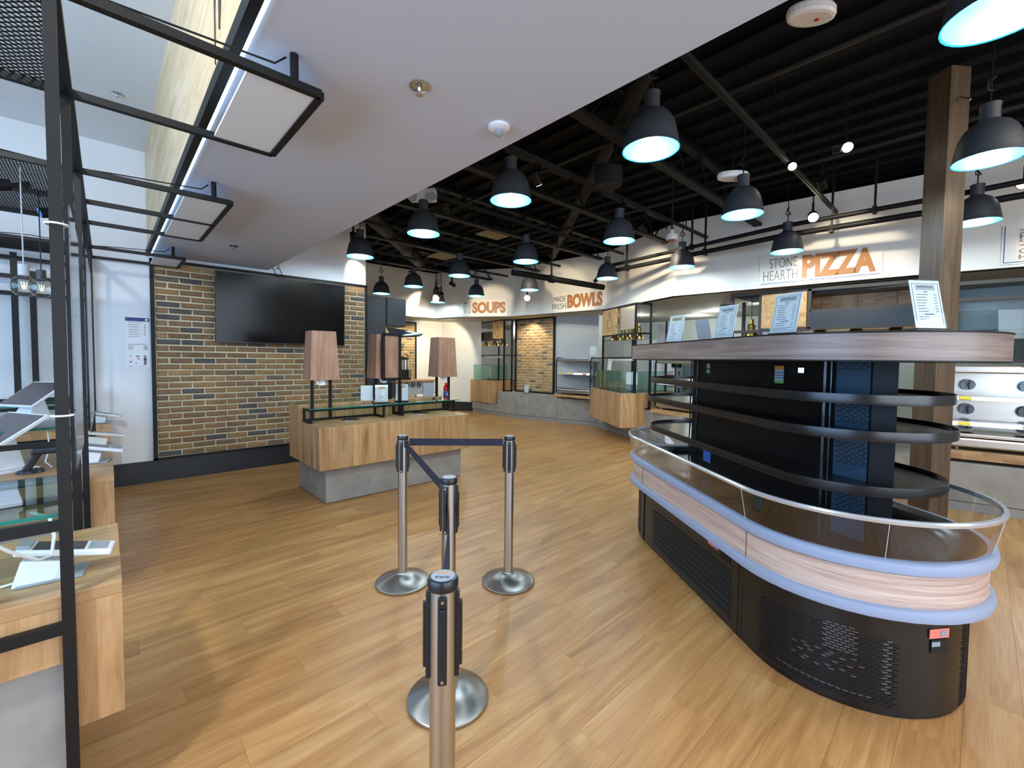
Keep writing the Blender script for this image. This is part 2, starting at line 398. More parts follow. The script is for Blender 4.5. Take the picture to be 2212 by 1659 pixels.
def bricks(parent, o, xd, Wd, Ht, bl, bh, mname, skip=None, sd=0, maxn=300):
    """running bond laid from corner o along unit vector xd; bricks of pitch bl x bh"""
    xd = Vector(xd).normalized(); rz = math.atan2(xd.y, xd.x); cache = {}; n = 0
    rows = int(round(Ht/bh)); bh = Ht/rows; off0 = Vector(parent['_o']); extra = MB()
    cells = []
    for r in range(rows):
        x = -(bl/2 if r % 2 else 0)+random.uniform(-.01, .01)
        while x < Wd-.03:
            a, b = max(x, 0), min(x+bl, Wd); x += bl
            if b-a < .05: continue
            if skip and skip(a, b, r*bh, (r+1)*bh): continue
            cells.append((a, b, r))
    for a, b, r in cells:
        L = b-a-.017; key = (round(L, 2), random.randint(0, 2))
        if n < maxn:
            if key not in cache:
                me = brick_mesh(L, bh-.017, .024, sd+len(cache)); me.materials.append(MATS[mname]); cache[key] = me
            ob = bpy.data.objects.new('brick', cache[key]); COL.objects.link(ob); ob.parent = parent; n += 1
            ob.location = Vector(o)+xd*((a+b)/2)+Vector((0, 0, (r+.5)*bh))-off0; ob.rotation_euler = (random.uniform(-.01, .01), 0, rz)
        else:
            c = Vector(o)+xd*((a+b)/2)+Vector((0, 0, (r+.5)*bh)); extra.obox(c, (xd, (-xd.y, xd.x, 0), (0, 0, 1)), (L/2, .015, bh/2-.0065))
    if extra.v: extra.build('more_bricks', mname, parent, kind='stuff')
bricks(bf, (.447, YB-.014, .29), (1, 0, 0), 2.605, 2.352, .237, .0766, 'brick', skip=lambda a, b, z0, z1: a+.447 > 1.12 and b+.447 < 2.5 and z0+.29 > 1.78 and z1+.29 < 2.5)
# ceilings
struct(MB().box(-3.6, .43, -3.6, 6.97, 3.9, 4.0), 'ceiling_left', 'white_paint')
dk = MB().box(1.66, 12.2, -3.6, 12.2, 3.98, 4.06)
deck = struct(dk, 'ceiling', 'deck_black')
rb = MB()
x = 1.75
while x < 9:
    rb.box(x, x+.12, -3.5, 12, 3.93, 3.985); x += .3
rb.build('deck_ribs', 'deck_black', deck, kind='stuff')
# soffit with timber bulkhead
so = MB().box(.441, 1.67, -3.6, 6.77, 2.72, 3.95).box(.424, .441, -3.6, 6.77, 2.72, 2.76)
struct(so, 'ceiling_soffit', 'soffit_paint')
bk = thing('timber_bulkhead', (.43, 2, 2.7), 'pale oak plank bulkhead above the edge of the white soffit', 'bulkhead')
yy = -3.4
for i, y1 in enumerate((-1.9, -.4, 1.1, 2.6, 4.1, 6.02, 6.765)):
    MB().box(.39, .44, yy+.002, y1-.002, 2.765, 3.9).build('panel', 'pale_oak', bk); yy = y1
MB().box(.372, .408, -3.4, 6.76, 2.70, 2.765).build('black_trim', 'frame_black', bk)
MB().box(.408, .424, -3.4, 6.76, 2.704, 2.716).build('light_strip', 'led_blue', bk, label='glowing blue white light strip')
# engraved outline letters cut off by the frame
lt = MB()
for a, b in (((3.35, 2.38), (2.83, 2.38)), ((3.35, 2.31), (3.06, 2.38)), ((3.35, 2.28), (2.93, 2.28)), ((3.2, 2.2), (2.93, 2.28)), ((3.35, 2.19), (3.1, 2.19)), ((3.35, 2.33), (3.13, 2.28))):
    lt.bar((.388, a[1], a[0]), (.388, b[1], b[0]), .01, .006)
lt.build('engraved_letters', 'frame_bronze', bk)
# room side of the serving line: white sign bulkhead, kitchen ceiling and walls
BP = [(4.4, 10.04), (6.49, 10.01), (6.66, 9.21), (7.45, 8.0), (7.69, 5.4), (6.873, 3.516), (7.2, .48), (7.62, -1.9), (7.62, -3.4)]
bh = MB()
for a, b in zip(BP, BP[1:]):
    d = Vector((b[0]-a[0], b[1]-a[1])).normalized(); n = Vector((-d.y, d.x))*.14
    if n.x < 0 and abs(d.y) > .5: n = -n
    if abs(d.y) < .5: n = Vector((0, .14))
    bh.prism([a, b, (b[0]+n.x, b[1]+n.y), (a[0]+n.x, a[1]+n.y)], 2.6, 3.78)
struct(bh, 'wall_bulkhead', 'bulkhead_paint')
struct(MB().prism([(4.4, 10.06), (6.5, 10.06), (6.7, 9.25), (7.5, 8.05), (7.74, 5.4), (6.93, 3.52), (7.26, .48), (7.68, -1.9), (7.68, -3.5), (12.1, -3.5), (12.1, 12.1), (4.4, 12.1)], 2.6, 2.66), 'ceiling_kitchen', 'kitchen_ceiling')
struct(MB().prism([(3.08, 10.9), (7.29, 10.9), (7.95, 9.86), (8.0, 9.95), (7.38, 11.02), (3.08, 11.02)], 0, 2.6), 'wall_tiled', 'bulkhead_paint')
struct(MB().prism([(6.7, 10.88), (7.27, 10.88), (7.9, 9.86), (7.93, 9.9), (7.3, 10.92), (6.7, 10.92)], 0, .27), 'baseboard_back', 'base_black')
struct(MB().prism([(8.16, 8.62), (8.21, 7.2), (8.27, 7.0), (8.62, 6.25), (8.9, 6.3), (8.5, 7.4), (8.42, 8.62)], .665, 2.6), 'wall_pillar', 'grey_paint')
struct(MB().box(11.2, 11.4, -3.4, 10.2, 0, 2.6), 'wall_kitchen', 'kitchen_wall')
struct(MB().prism([(8.5, 3.35), (8.66, 3.2), (8.76, 3.3), (8.6, 3.45)], 0, 2.6), 'trim_1', 'base_black')
# buff brick panel between the first two stations
b2 = thing('brick_panel', (8.16, 7.9, .66), 'buff brick wall panel in a black frame between soup and bowl stations', 'brick wall')
O2 = Vector((8.155, 8.6, 0)); X2 = Vector((8.2-8.155, 7.27-8.6, 0)); W2 = X2.length; X2.normalize(); N2 = Vector((-1, -.03, 0)).normalized()
c2 = O2+X2*(W2/2)
MB().obox((c2.x, c2.y, 1.63), (X2, N2, (0, 0, 1)), (W2/2, .01, .96)).build('mortar_bed', 'mortar', b2)
for s_ in (0, W2): MB().obox(O2+X2*s_+Vector((0, 0, 1.63)), (X2, N2, (0, 0, 1)), (.022, .035, .97)).build('frame_bar', 'frame_black', b2)
for z_ in (.68, 2.58): MB().obox(c2+Vector((0, 0, z_)), (X2, N2, (0, 0, 1)), (W2/2, .035, .02)).build('frame_bar', 'frame_black', b2)
bricks(b2, O2+X2*.02+N2*.012+Vector((0, 0, .7)), X2, W2-.04, 1.86, .2, .0745, 'buff_brick', sd=50)
# column clad in timber
cl = thing('timber_column', (5.0, .28, 0), 'square walnut clad column rising behind the refrigerated island', 'column')
ca = math.radians(53); A1 = Vector((math.cos(ca), math.sin(ca), 0)); A2 = Vector((-A1.y, A1.x, 0))
MB().obox((5.02, .27, 1.935), (A1, A2, (0, 0, 1)), (.088, .088, 1.935)).build('cladding', 'column_oak', cl, bev=.004)
MB().cyl((4.94, .2, 3.62), (4.88, .14, 3.55), .008, 6).build('wall_hook', 'brushed', cl)
# ================================================================== PENDANT LAMPS
prof_out = [(.0, .375), (.048, .375), (.056, .37), (.052, .34), (.053, .262), (.075, .25), (.105, .232), (.132, .2), (.15, .163), (.153, .158), (.166, .1), (.176, .045), (.181, .006), (.184, 0)]
prof_in = [(.184, 0), (.176, .003), (.170, .045), (.160, .1), (.146, .158), (.127, .195), (.1, .222), (.05, .235), (0, .236)]
def make_pendant(x, y, label):
    t = thing('pendant_lamp', (x, y, 2.93), label, 'lamp', 'black dome pendant lamps in a grid over the servery')
    MB().lathe(prof_out, (x, y, 2.93), 28).build('shade', 'pendant_shell', t, smooth=True)
    MB().lathe(prof_in, (x, y, 2.93), 28).build('liner', 'pendant_inside', t, smooth=True)
    MB().lathe([(0, .075), (.04, .08), (.062, .11), (.066, .15), (.045, .2), (0, .22)], (x, y, 2.93), 16).build('bulb', 'pendant_glow', t, smooth=True)
    MB().cyl((x, y, 3.3), (x, y, 3.95), .005, 6).build('cord', 'frame_black', t)
    MB().tube([(x+.045*math.cos(a), y+.02*math.sin(2*a), 3.44+.045*math.sin(a)) for a in [i*PI/6 for i in range(13)]], .006, 5).build('cord_loop', 'frame_black', t)
    return t
ORD = ['first', 'second', 'third', 'fourth', 'fifth', 'sixth', 'seventh']
cols_ = [(2.66, 'the row beside the white soffit', [.0, 1.56, 2.9, 4.35, 5.96]), (4.46, 'the second row from the white soffit', [.03, 1.62, 2.97, 4.53, 6.1, 7.66, 9.02]),
         (6.35, 'the row in front of the sign bulkhead', [.1, 1.75, 3.12, 4.45, 6.3, 7.78, 9.34, 10.67]), (8.0, 'x', [])]
proto = None
for X_, rowtxt, ys in cols_:
    for i, y in enumerate(ys):
        lab = '%s black dome pendant from the camera in %s' % ((ORD+['eighth'])[i], rowtxt)
        xx = X_+{0: 0, 1: .03, 2: .0}.get(i % 3, 0)*(1 if i % 2 else -1)
        if X_ > 6 and i > 4: xx = 6.12 if i < 7 else 5.93
        if proto is None: t = proto = make_pendant(xx, y, lab)
        else: t = copy_tree(proto); t.location = (xx, y, 2.93); t['label'] = lab
        light('POINT', 'pendant_light', (xx, y, 2.975), (0, 0, -1), 22, (.80, .94, 1), .05)
# ================================================================== CEILING SERVICES
def spot(loc, d, label, glow='spot_glow', r=.05, power=0, col=(1, .86, .66), cone=.8, top=3.98, L=.14):
    t = thing('track_spotlight', loc, label, 'spotlight'); d = Vector(d).normalized(); p = Vector(loc)
    MB().cyl(p-d*L, p, r*.9, 16, r).build('head', 'frame_black', t, smooth=True)
    MB().cyl(p+d*.001, p+d*.004, r*.86, 16).build('lens', glow, t)
    MB().bar(p-d*(L*.6), (p.x-d.x*L*.6, p.y-d.y*L*.6, p.z+.2), .02, .03).bar((p.x-d.x*L*.6, p.y-d.y*L*.6, p.z+.2), (p.x-d.x*L*.6, p.y-d.y*L*.6, top), .012).build('bracket', 'frame_black', t)
    if power: light('SPOT', 'spot_beam', p+d*.02, d, power, col, .03, cone=cone, blend=.5)
    return t
spot((4.85, 1.31, 3.4), (-.75, -.35, -.55), 'smaller glaring spotlight left of the one with a wire guard', 'spot_glow', .04)
gs_ = spot((4.76, .87, 3.4), (-.8, -.3, -.5), 'glaring warm spotlight with wire guard beside the timber column top', 'spot_glow', .045)
gm = MB()
for i in range(6): gm.bar((4.74, .90+i*.014, 3.37), (4.74, .90+i*.014, 3.43), .003)
gm.bar((4.74, .895, 3.43), (4.74, .975, 3.43), .004).bar((4.74, .895, 3.37), (4.74, .975, 3.37), .004); gm.build('wire_guard', 'brushed', gs_, kind='stuff')
spot((6.3, 1.46, 3.28), (-.85, -.25, -.45), 'largest glaring spotlight just above the pizza sign', 'spot_glow', .06)
spot((3.23, 4.72, 3.4), (.6, .5, -.6), 'small lit spotlight between the first two pendant rows, far from the camera', 'spot_glow_dim', .045, 40, (1, .9, .75))
spot((3.43, 3.3, 3.4), (.7, .2, -.7), 'small lit spotlight beside the second soffit-row pendant', 'spot_glow_dim', .045, 40, (1, .9, .75))
spot((5.48, 4.84, 3.4), (.8, .5, -.25), 'small lit spotlight left of the twin ceiling pipes', 'spot_glow_dim', .045, 60, (1, .82, .58), .8)
spot((5.75, 3.39, 3.4), (.75, -.1, -.5), 'small lit spotlight left of the hanging camera sensor', 'spot_glow_dim', .05, 60, (1, .82, .58), .9)
spot((2.75, 6.45, 3.25), (.3, .5, -.7), 'lit spotlight against the wall end above the television', 'spot_glow_dim', .05, 25, (1, .85, .6))
spot((7.05, 7.1, 2.92), (-.7, -.7, .0), 'round glaring spotlight between the soup and bowl signs', 'spot_glow', .075)
spot((6.55, -.2, 3.28), (-.8, .1, -.3), 'lit spotlight at the picture edge right of the timber column', 'spot_glow_dim', .05)
# unlit or edge-on heads aimed at the sign wall
heads = [((5.95, 9.0, 3.05), (.1, 1, -.2), 150, 'black spotlight washing the blank bulkhead left of the soup sign'), ((5.6, 7.9, 3.12), (.95, .35, -.22), 60, 'black spotlight aimed at the soup sign'),
         ((5.3, 5.6, 3.2), (1, .45, -.2), 85, 'black spotlight aimed at the bowl sign'), ((5.6, 3.6, 3.3), (1, .3, -.25), 90, 'black spotlight hanging near the bulkhead corner'),
         ((5.5, 1.2, 3.35), (1, .05, -.33), 70, 'black spotlight aimed at the pizza sign'), ((5.6, -.9, 3.35), (1, -.02, -.3), 100, 'black spotlight aimed past the timber column'),
         ((5.3, 8.2, 3.0), (.3, 1, -.35), 60, 'black spotlight above the black cabinets corner')]
for p_, d_, w_, lb in heads: spot(p_, d_, lb, 'spot_glow_dim', .045, w_, (1, .84, .6), .85)
def pipe(name, pts, r, lab, cat='pipe', m='duct_black', clamps=(), group=None):
    t = thing(name, pts[0], lab, cat, group)
    MB().tube(pts, r, 12).build('run', m, t, smooth=True)
    for c in clamps:
        c = Vector(c); MB().bar(c+Vector((0, 0, -.05)), (c.x, c.y, 3.97), .02, .03).build('hanger', 'frame_black', t)
        MB().obox(c, ((1, 0, 0), (0, 1, 0), (0, 0, 1)), (r+.012, .02, r+.012)).build('clamp', 'frame_black', t)
    return t
pipe('conduit', [(6.45, -3, 3.32), (6.45, .4, 3.27), (6.4, 1.8, 3.27), (6.4, 4.6, 3.15)], .028, 'upper of the twin black pipes running before the pizza sign', clamps=[(6.44, .9, 3.27), (6.4, 3.0, 3.22)])
pipe('conduit', [(6.45, -3, 3.19), (6.45, .4, 3.14), (6.4, 1.8, 3.15), (6.4, 4.6, 3.05), (6.4, 4.75, 2.92)], .034, 'lower and thicker of the twin black pipes before the pizza sign', clamps=[(6.44, 1.3, 3.14), (6.4, 2.8, 3.11), (6.4, 4.1, 3.07)])
pipe('black_pipe', [(5.28, 5.7, 3.06), (7.05, 5.02, 2.93)], .055, 'fat black pipe with capped end hanging over the bowl sign', clamps=[(6.0, 5.42, 3.0)])
pipe('duct', [(1.9, 5.2, 3.64), (5.2, 8.6, 3.64)], .13, 'long round black duct crossing behind the middle pendants', 'duct')
pipe('duct', [(1.8, .4, 3.74), (7.0, 6.3, 3.74)], .08, 'slim round black duct running diagonally across the deck', 'duct')
pipe('sprinkler_pipe', [(2.1, -3, 3.66), (2.1, 6.7, 3.66)], .018, 'thin black sprinkler pipe next to the white soffit edge', clamps=[(2.1, 1.0, 3.58)])
pipe('sprinkler_pipe', [(3.6, -3, 3.62), (3.6, 10, 3.62)], .02, 'thin sprinkler pipe between the first and second pendant rows', m='steel_black')
pipe('sprinkler_pipe', [(5.4, -3, 3.6), (5.4, 9.5, 3.6)], .02, 'thin sprinkler pipe between second row pendants and bulkhead', m='steel_black')
for i, (y, z) in enumerate(((2.3, 3.5), (3.7, 3.5), (5.2, 3.5), (6.9, 3.5), (8.5, 3.5))):
    j = MB(); x0 = 1.75; x1 = 7.2 if y < 9 else 6
    j.box(x0, x1, y-.05, y+.05, 3.86, 3.91).box(x0, x1, y-.05, y+.05, z, z+.04)
    x = x0; k = 0
    while x < x1-.3:
        j.bar((x, y, 3.87 if k % 2 else z+.02), (x+.3, y, z+.02 if k % 2 else 3.87), .018); x += .3; k += 1
    struct(j, 'ceiling_beam', 'duct_black')
for i, y in enumerate((1.35, 3.0, 4.5, 6.0, 7.6)):
    t = thing('light_track', (5.5, y, 3.44), 'slim black strut channel, %s from the camera, crossing above the pendants' % ORD[i], 'track')
    MB().box(1.75, 6.9, y-.02, y+.02, 3.44, 3.475).build('channel', 'steel_black', t)
    MB().box(1.75, 6.9, y-.004, y+.004, 3.432, 3.44).build('lip', 'duct_black', t)
    for x in (2.6, 4.4, 6.2): MB().box(x-.006, x+.006, y-.006, y+.006, 3.47, 3.98).build('rod', 'frame_black', t)
for (x, y, lb) in ((5.02, 5.85, 'beige square ceiling grille above the middle of the servery'), (5.3, 7.9, 'beige square ceiling grille far back near the soup sign')):
    t = thing('ceiling_grille', (x, y, 3.7), lb, 'grille')
    MB().box(x-.25, x+.25, y-.25, y+.25, 3.69, 3.72).build('panel', 'tile_beige', t, bev=.004)
    MB().box(x-.2, x+.2, y-.2, y+.2, 3.72, 3.98).build('neck', 'duct_black', t)
# curved loudspeaker, access points, sensors
t = thing('loudspeaker', (3.6, 2.5, 3.25), 'grey black curved loudspeaker under the deck by the largest central pendant', 'speaker')
m = MB(); P = []
for i in range(9):
    a = -.6+1.2*i/8; P.append((math.sin(a)*.24, -math.cos(a)*.24+.2))
pr_ = [(3.56+p[0]*.72+p[1]*.7, 2.5+p[0]*-.7+p[1]*.72) for p in P]+[(3.7, 2.3), (3.76, 2.62), (3.5, 2.72)][1:2]
m.prism(pr_, 3.2, 3.4); m.build('cabinet', 'duct_black', t, bev=.01)
MB().box(3.66, 3.68, 2.5, 2.52, 3.4, 3.98).build('rod', 'frame_black', t)
for (x, y, z, s_, lb) in ((2.66, .66, 3.3, .8, 'white oval wireless access point at the top edge near the soffit'), (4.5, 1.72, 3.33, 1.0, 'white oval wireless unit above a second-row pendant')):
    t = thing('access_point', (x, y, z), lb, 'router')
    pts = [(x+math.cos(a)*.15*s_*.7-math.sin(a)*.085*s_*.7, y-math.cos(a)*.15*s_*.7-math.sin(a)*.085*s_*.7) for a in [2*PI*i/24 for i in range(24)]]
    MB().prism(pts, z-.03, z+.03).build('body', 'plastic_white', t, bev=.018)
    MB().box(x-.008, x+.008, y-.008, y+.008, z+.03, 3.98).build('rod', 'frame_black', t)
    MB().cyl((x+.02, y-.02, z-.034), (x+.02, y-.02, z-.03), .01, 8).build('status_light', 'red', t)
t = thing('emergency_light', (2.66, 4.3, 3.36), 'white twin head emergency light above the third soffit-row pendant', 'emergency light')
MB().obox((2.66, 4.36, 3.36), ((.7, -.7, 0), (.7, .7, 0), (0, 0, 1)), (.15, .05, .07)).build('body', 'plastic_white', t, bev=.02)
for s_ in (-1, 1):
    c = Vector((2.66+.075*s_, 4.36-.075*s_, 3.35)); MB().cyl(c+Vector((-.035, -.035, -.02)), c+Vector((-.06, -.06, -.035)), .05, 16).build('lamp_head', 'plastic_grey', t, smooth=True)
MB().box(2.65, 2.67, 4.35, 4.37, 3.4, 3.98).build('rod', 'frame_black', t)
t = thing('ceiling_sensor', (5.4, 2.8, 3.2), 'white round camera sensor hanging on a black rod above the island', 'sensor')
MB().lathe([(0, .0), (.028, .0), (.03, -.05), (.075, -.06), (.08, -.09), (.07, -.125), (.045, -.13), (0, -.13)], (5.4, 2.8, 3.22), 20).build('body', 'plastic_white', t, smooth=True)
MB().lathe([(.055, -.13), (.04, -.15), (0, -.16)], (5.4, 2.8, 3.22), 16).build('lens', 'chair_rust', t, smooth=True)
MB().cyl((5.4, 2.8, 3.2), (5.4, 2.8, 3.98), .012, 8).build('rod', 'steel_black', t)
# flush fittings in soffit and in the left ceiling
for (x, y, z, kind, lb) in ((1.03, 1.72, 2.72, 's', 'chrome sprinkler in the soffit, nearest the camera'), (1.04, 5.55, 2.72, 's', 'small chrome sprinkler in the soffit above the television'), (.13, 5.45, 3.9, 's', 'chrome sprinkler in the high left ceiling')):
    t = thing('sprinkler', (x, y, z), lb, 'sprinkler')
    MB().lathe([(0, 0), (.04, -.0), (.043, -.006), (.02, -.012), (0, -.012)], (x, y, z), 20).build('rosette', 'chrome', t, smooth=True)
    MB().cyl((x, y, z-.01), (x, y, z-.04), .008, 8).cyl((x, y, z-.04), (x, y, z-.044), .016, 10).build('head', 'chrome', t)
t = thing('smoke_detector', (1.5, 1.73, 2.72), 'white round smoke detector near the soffit edge', 'detector')
MB().lathe([(0, 0), (.055, 0), (.055, -.012), (.045, -.02), (0, -.02)], (1.5, 1.73, 2.72), 24).build('base', 'plastic_white', t, smooth=True)
MB().lathe([(0, -.02), (.02, -.02), (.024, -.04), (.01, -.05), (0, -.05)], (1.5, 1.73, 2.72), 16).build('head', 'plastic_grey', t, smooth=True)
# ================================================================== TELEVISION, POSTERS, SOCKETS
t = thing('television', (1.85, 6.7, 2.15), 'very large black flat television mounted on the brick wall', 'television')
ta = .035; ud = Vector((0, -math.sin(ta), math.cos(ta))); nd = Vector((0, -math.cos(ta), -math.sin(ta)))
MB().obox((1.85, 6.62, 2.155), ((1, 0, 0), nd, ud), (.82, .022, .455)).build('casing', 'plastic_black', t, bev=.004)
MB().obox(Vector((1.85, 6.62, 2.158))+nd*.0225, ((1, 0, 0), nd, ud), (.808, .001, .44)).build('screen', 'screen', t)
MB().box(1.6, 2.1, 6.64, 6.76, 2.0, 2.4).build('wall_bracket', 'frame_black', t)
for x, lb in ((1.72, 'left of two wall sockets above the television'), (1.8, 'right of two wall sockets above the television, with a cable')):
    t = thing('wall_socket', (x, YB, 2.79), lb, 'socket')
    MB().box(x-.02, x+.02, YB-.008, YB, 2.75, 2.82).build('plate', 'paper_grey', t, bev=.002)
    MB().tube([(x, YB-.01, 2.775), (x+.02, YB-.03, 2.74), (x+.03, YB-.04, 2.7), (x+.06, YB-.07, 2.6)], .005, 5).build('cable', 'frame_black', t)
def flatbox(mb, o, xd, ud, x, y, w, h, d=.001):
    """thin printed rectangle on a card; x,y lower left"""
    o, xd, ud = Vector(o), Vector(xd), Vector(ud); n = xd.cross(ud); return mb.obox(o+xd*(x+w/2)+ud*(y+h/2)+n*d/2, (xd, ud, n), (w/2, h/2, d/2))
def poster(z0, z1, kind, lab):
    o = Vector((.178, YB-.004, z0)); X, U = Vector((1, 0, 0)), Vector((0, 0, 1)); w = .216; h = z1-z0
    t = thing('wall_poster', (.286, YB-.002, z0), lab, 'poster')
    MB().box(.178, .394, YB-.004, YB-.001, z0, z1).build('sheet', 'paper', t)
    ln = MB()
    if kind:
        flatbox(MB(), o, X, U, 0, h-.042, w, .042, .002).build('blue_header', 'navy', t)
        MB().cyl((.178+.19, YB-.0065, z1-.021), (.178+.19, YB-.0075, z1-.021), .014, 20).build('round_emblem', 'paper', t)
        flatbox(ln, o, X, U, .02, h-.058, .13, .005)
        for i in range(6):
            flatbox(ln, o, X, U, .028, h-.08-i*.028, .11, .003); flatbox(ln, o, X, U, .028, h-.088-i*.028, .08, .003)
            if i < 5: flatbox(ln, o, X, U, .165, h-.09-i*.028, .014, .01)
    else:
        for i in range(2): flatbox(ln, o, X, U, .02, h-.015-i*.007, .17, .003)
        for i in range(8): flatbox(ln, o, X, U, .018, h-.035-i*.006, .05, .002)
        for i in range(9): flatbox(ln, o, X, U, .16, h-.035-i*.006, .035, .003)
        for (x, y, a, b, mm) in ((.09, .125, .03, .012, 'purple'), (.1, .09, .022, .02, 'salmon'), (.085, .04, .007, .018, 'purple'), (.03, .06, .02, .014, 'navy'), (.03, .13, .02, .006, 'purple')):
            flatbox(MB(), o, X, U, x, y, a, b, .0015).build('picture', mm, t)
        cx = .17
        for (x, y, a, b, mm) in ((cx-.012, .03, .011, .055, 'purple'), (cx+.001, .03, .011, .055, 'purple'), (cx-.013, .085, .026, .03, 'navy'), (cx-.01, .115, .02, .018, 'skin'), (cx-.013, .13, .026, .009, 'ink')):
            flatbox(MB(), o, X, U, x, y, a, b, .0015).build('cartoon_figure', mm, t)
        flatbox(ln, o, X, U, .018, .012, .04, .005); flatbox(ln, o, X, U, .07, .014, .1, .002)
    ln.build('printed_lines', 'letter_dark', t, kind='stuff')
poster(1.68, 1.968, 1, 'upper wall notice with navy header and round white emblem'); poster(1.385, 1.672, 0, 'lower wall notice with small cartoon figure in purple trousers')
# ================================================================== CONDIMENT STAND
sx0, sx1, sy0, sy1, sy2 = 1.553, 3.44, 4.49, 5.115, 5.46
t = thing('condiment_stand', (2.5, 5.0, 0), 'oak fronted condiment stand on a grey concrete plinth with glass shelf', 'counter')
MB().box(sx0, sx1, sy0, sy1-.012, .38, .815).build('front_cabinet', 'oak_staves', t, bev=.003)
MB().box(sx0, sx1, sy1+.012, sy2, .38, 1.0).build('back_cabinet', 'oak_staves', t, bev=.003)
MB().box(sx0+.02, sx1-.02, sy1-.012, sy1+.012, .4, .8).build('shadow_gap', 'base_black', t)
MB().box(sx0+.1, sx1-.06, sy0+.11, sy1-.004, .008, .38).build('front_plinth', 'concrete', t)
MB().box(sx0+.1, sx1-.06, sy1+.004, sy2-.02, .008, .38).build('back_plinth', 'concrete', t)
MB().box(sx0+.115, sx1-.08, sy0+.125, sy2-.04, 0, .01).build('toe_strip', 'base_black', t)
zt = .817
for x, y in ((2.05, 4.92), (3.0, 4.95)):
    MB().lathe([(.0, -.004), (.095, -.004), (.095, .004), (.112, .006), (.112, 0)], (x, y, zt), 32).build('waste_hole_rim', 'chrome', t, smooth=True)
    MB().lathe([(0, -.0), (.09, .0), (.09, .003), (0, .003)], (x, y, zt), 24).build('waste_hole', 'slot_dark', t)
fr = MB(); w_ = .022; y0, y1, zg = 4.86, 5.09, .965
def loopbar(mb, pts, w):
    for a, b in zip(pts, pts[1:]+pts[:1]): mb.bar(a, b, w)
for xa, xb in ((1.6, 2.43), (2.68, 3.45)):
    f = MB(); x_ = [xa, xb]
    for x in x_: f.bar((x, y0, zt+.011), (x, y1, zt+.011), w_).bar((x, y0, zg-.011), (x, y1, zg-.011), w_).bar((x, y0, zt), (x, y0, zg), w_).bar((x, y1, zt), (x, y1, zg), w_)
    f.bar((xa, y1, zt+.011), (xb, y1, zt+.011), w_).bar((xa, y0, zg-.011), (xb, y0, zg-.011), w_)
    f.build('shelf_frame', 'frame_black', t)
MB().bar((2.43, y0, zg-.011), (2.68, y0, zg-.011), w_).build('shelf_frame', 'frame_black', t)
MB().box(1.58, 3.52, 4.84, 5.2, zg, zg+.01).build('glass_shelf', 'green_glass', t)
MB().box(1.58, 3.52, 4.838, 4.84, zg, zg+.01).build('glass_edge', 'teal_edge', t)
MB().box(1.555, 3.5, 5.21, 5.5, 1.0, 1.01).build('rear_glass_shelf', 'green_glass', t)
def dispenser(x, y, kind, lab):
    t = thing('napkin_dispenser', (x, y, zt), lab, 'dispenser'); zb, z1 = 1.275, 1.82; a, b = .16, .132
    P = [(x-a, y-a*.8, zb), (x+a, y-a*.8, zb), (x+a, y+a*.8, zb), (x-a, y+a*.8, zb), (x-b, y-b*.8, z1), (x+b, y-b*.8, z1), (x+b, y+b*.8, z1), (x-b, y+b*.8, z1)]
    MB().poly(P, [(0, 3, 2, 1), (4, 5, 6, 7), (0, 1, 5, 4), (1, 2, 6, 5), (2, 3, 7, 6), (3, 0, 4, 7)]).build('hood', 'dispenser_oak', t, bev=.002)
    for s_ in (-1, 1): MB().box(x+s_*.1-.014, x+s_*.1+.014, y-.014, y+.014, zt, zb).build('post', 'frame_black', t)
    n = MB(); P = []
    for i in range(9):
        u = i/8; P += [(x-.03+.11*u-.055, y-.06-.01*math.sin(u*9), zb-.0), (x-.02+.1*u-.055, y-.075-.012*math.sin(u*9+1), zb-.05-.012*math.sin(u*PI))]
    n.poly(P, [(2*i, 2*i+1, 2*i+3, 2*i+2) for i in range(8)]); n.build('napkin', 'paper', t, smooth=True)
    if kind:
        f = MB(); xx = x+.02; yy = y-.17
        loopbar(f, [(xx-.1, yy, zb-.01), (xx+.12, yy, zb-.01), (xx+.12, yy, z1), (xx-.1, yy, z1)], .034); f.build('door_frame', 'frame_black', t)
        MB().box(xx-.085, xx+.105, yy-.004, yy+.01, zb, z1-.02).build('door_panel', 'dispenser_oak', t)
        MB().box(xx-.03, xx+.04, yy-.03, yy-.02, zb-.045, zb-.037).build('handle', 'chrome', t)
        MB().box(xx+.11, xx+.14, yy-.01, yy+.02, zt, zb).build('post', 'frame_black', t)
dispenser(1.79, 5.1, 0, 'tapered oak napkin dispenser in front of the television'); dispenser(2.58, 5.18, 1, 'napkin dispenser with black framed oak door panel'); dispenser(3.47, 5.16, 0, 'tapered oak napkin dispenser beside the red drink bottle')
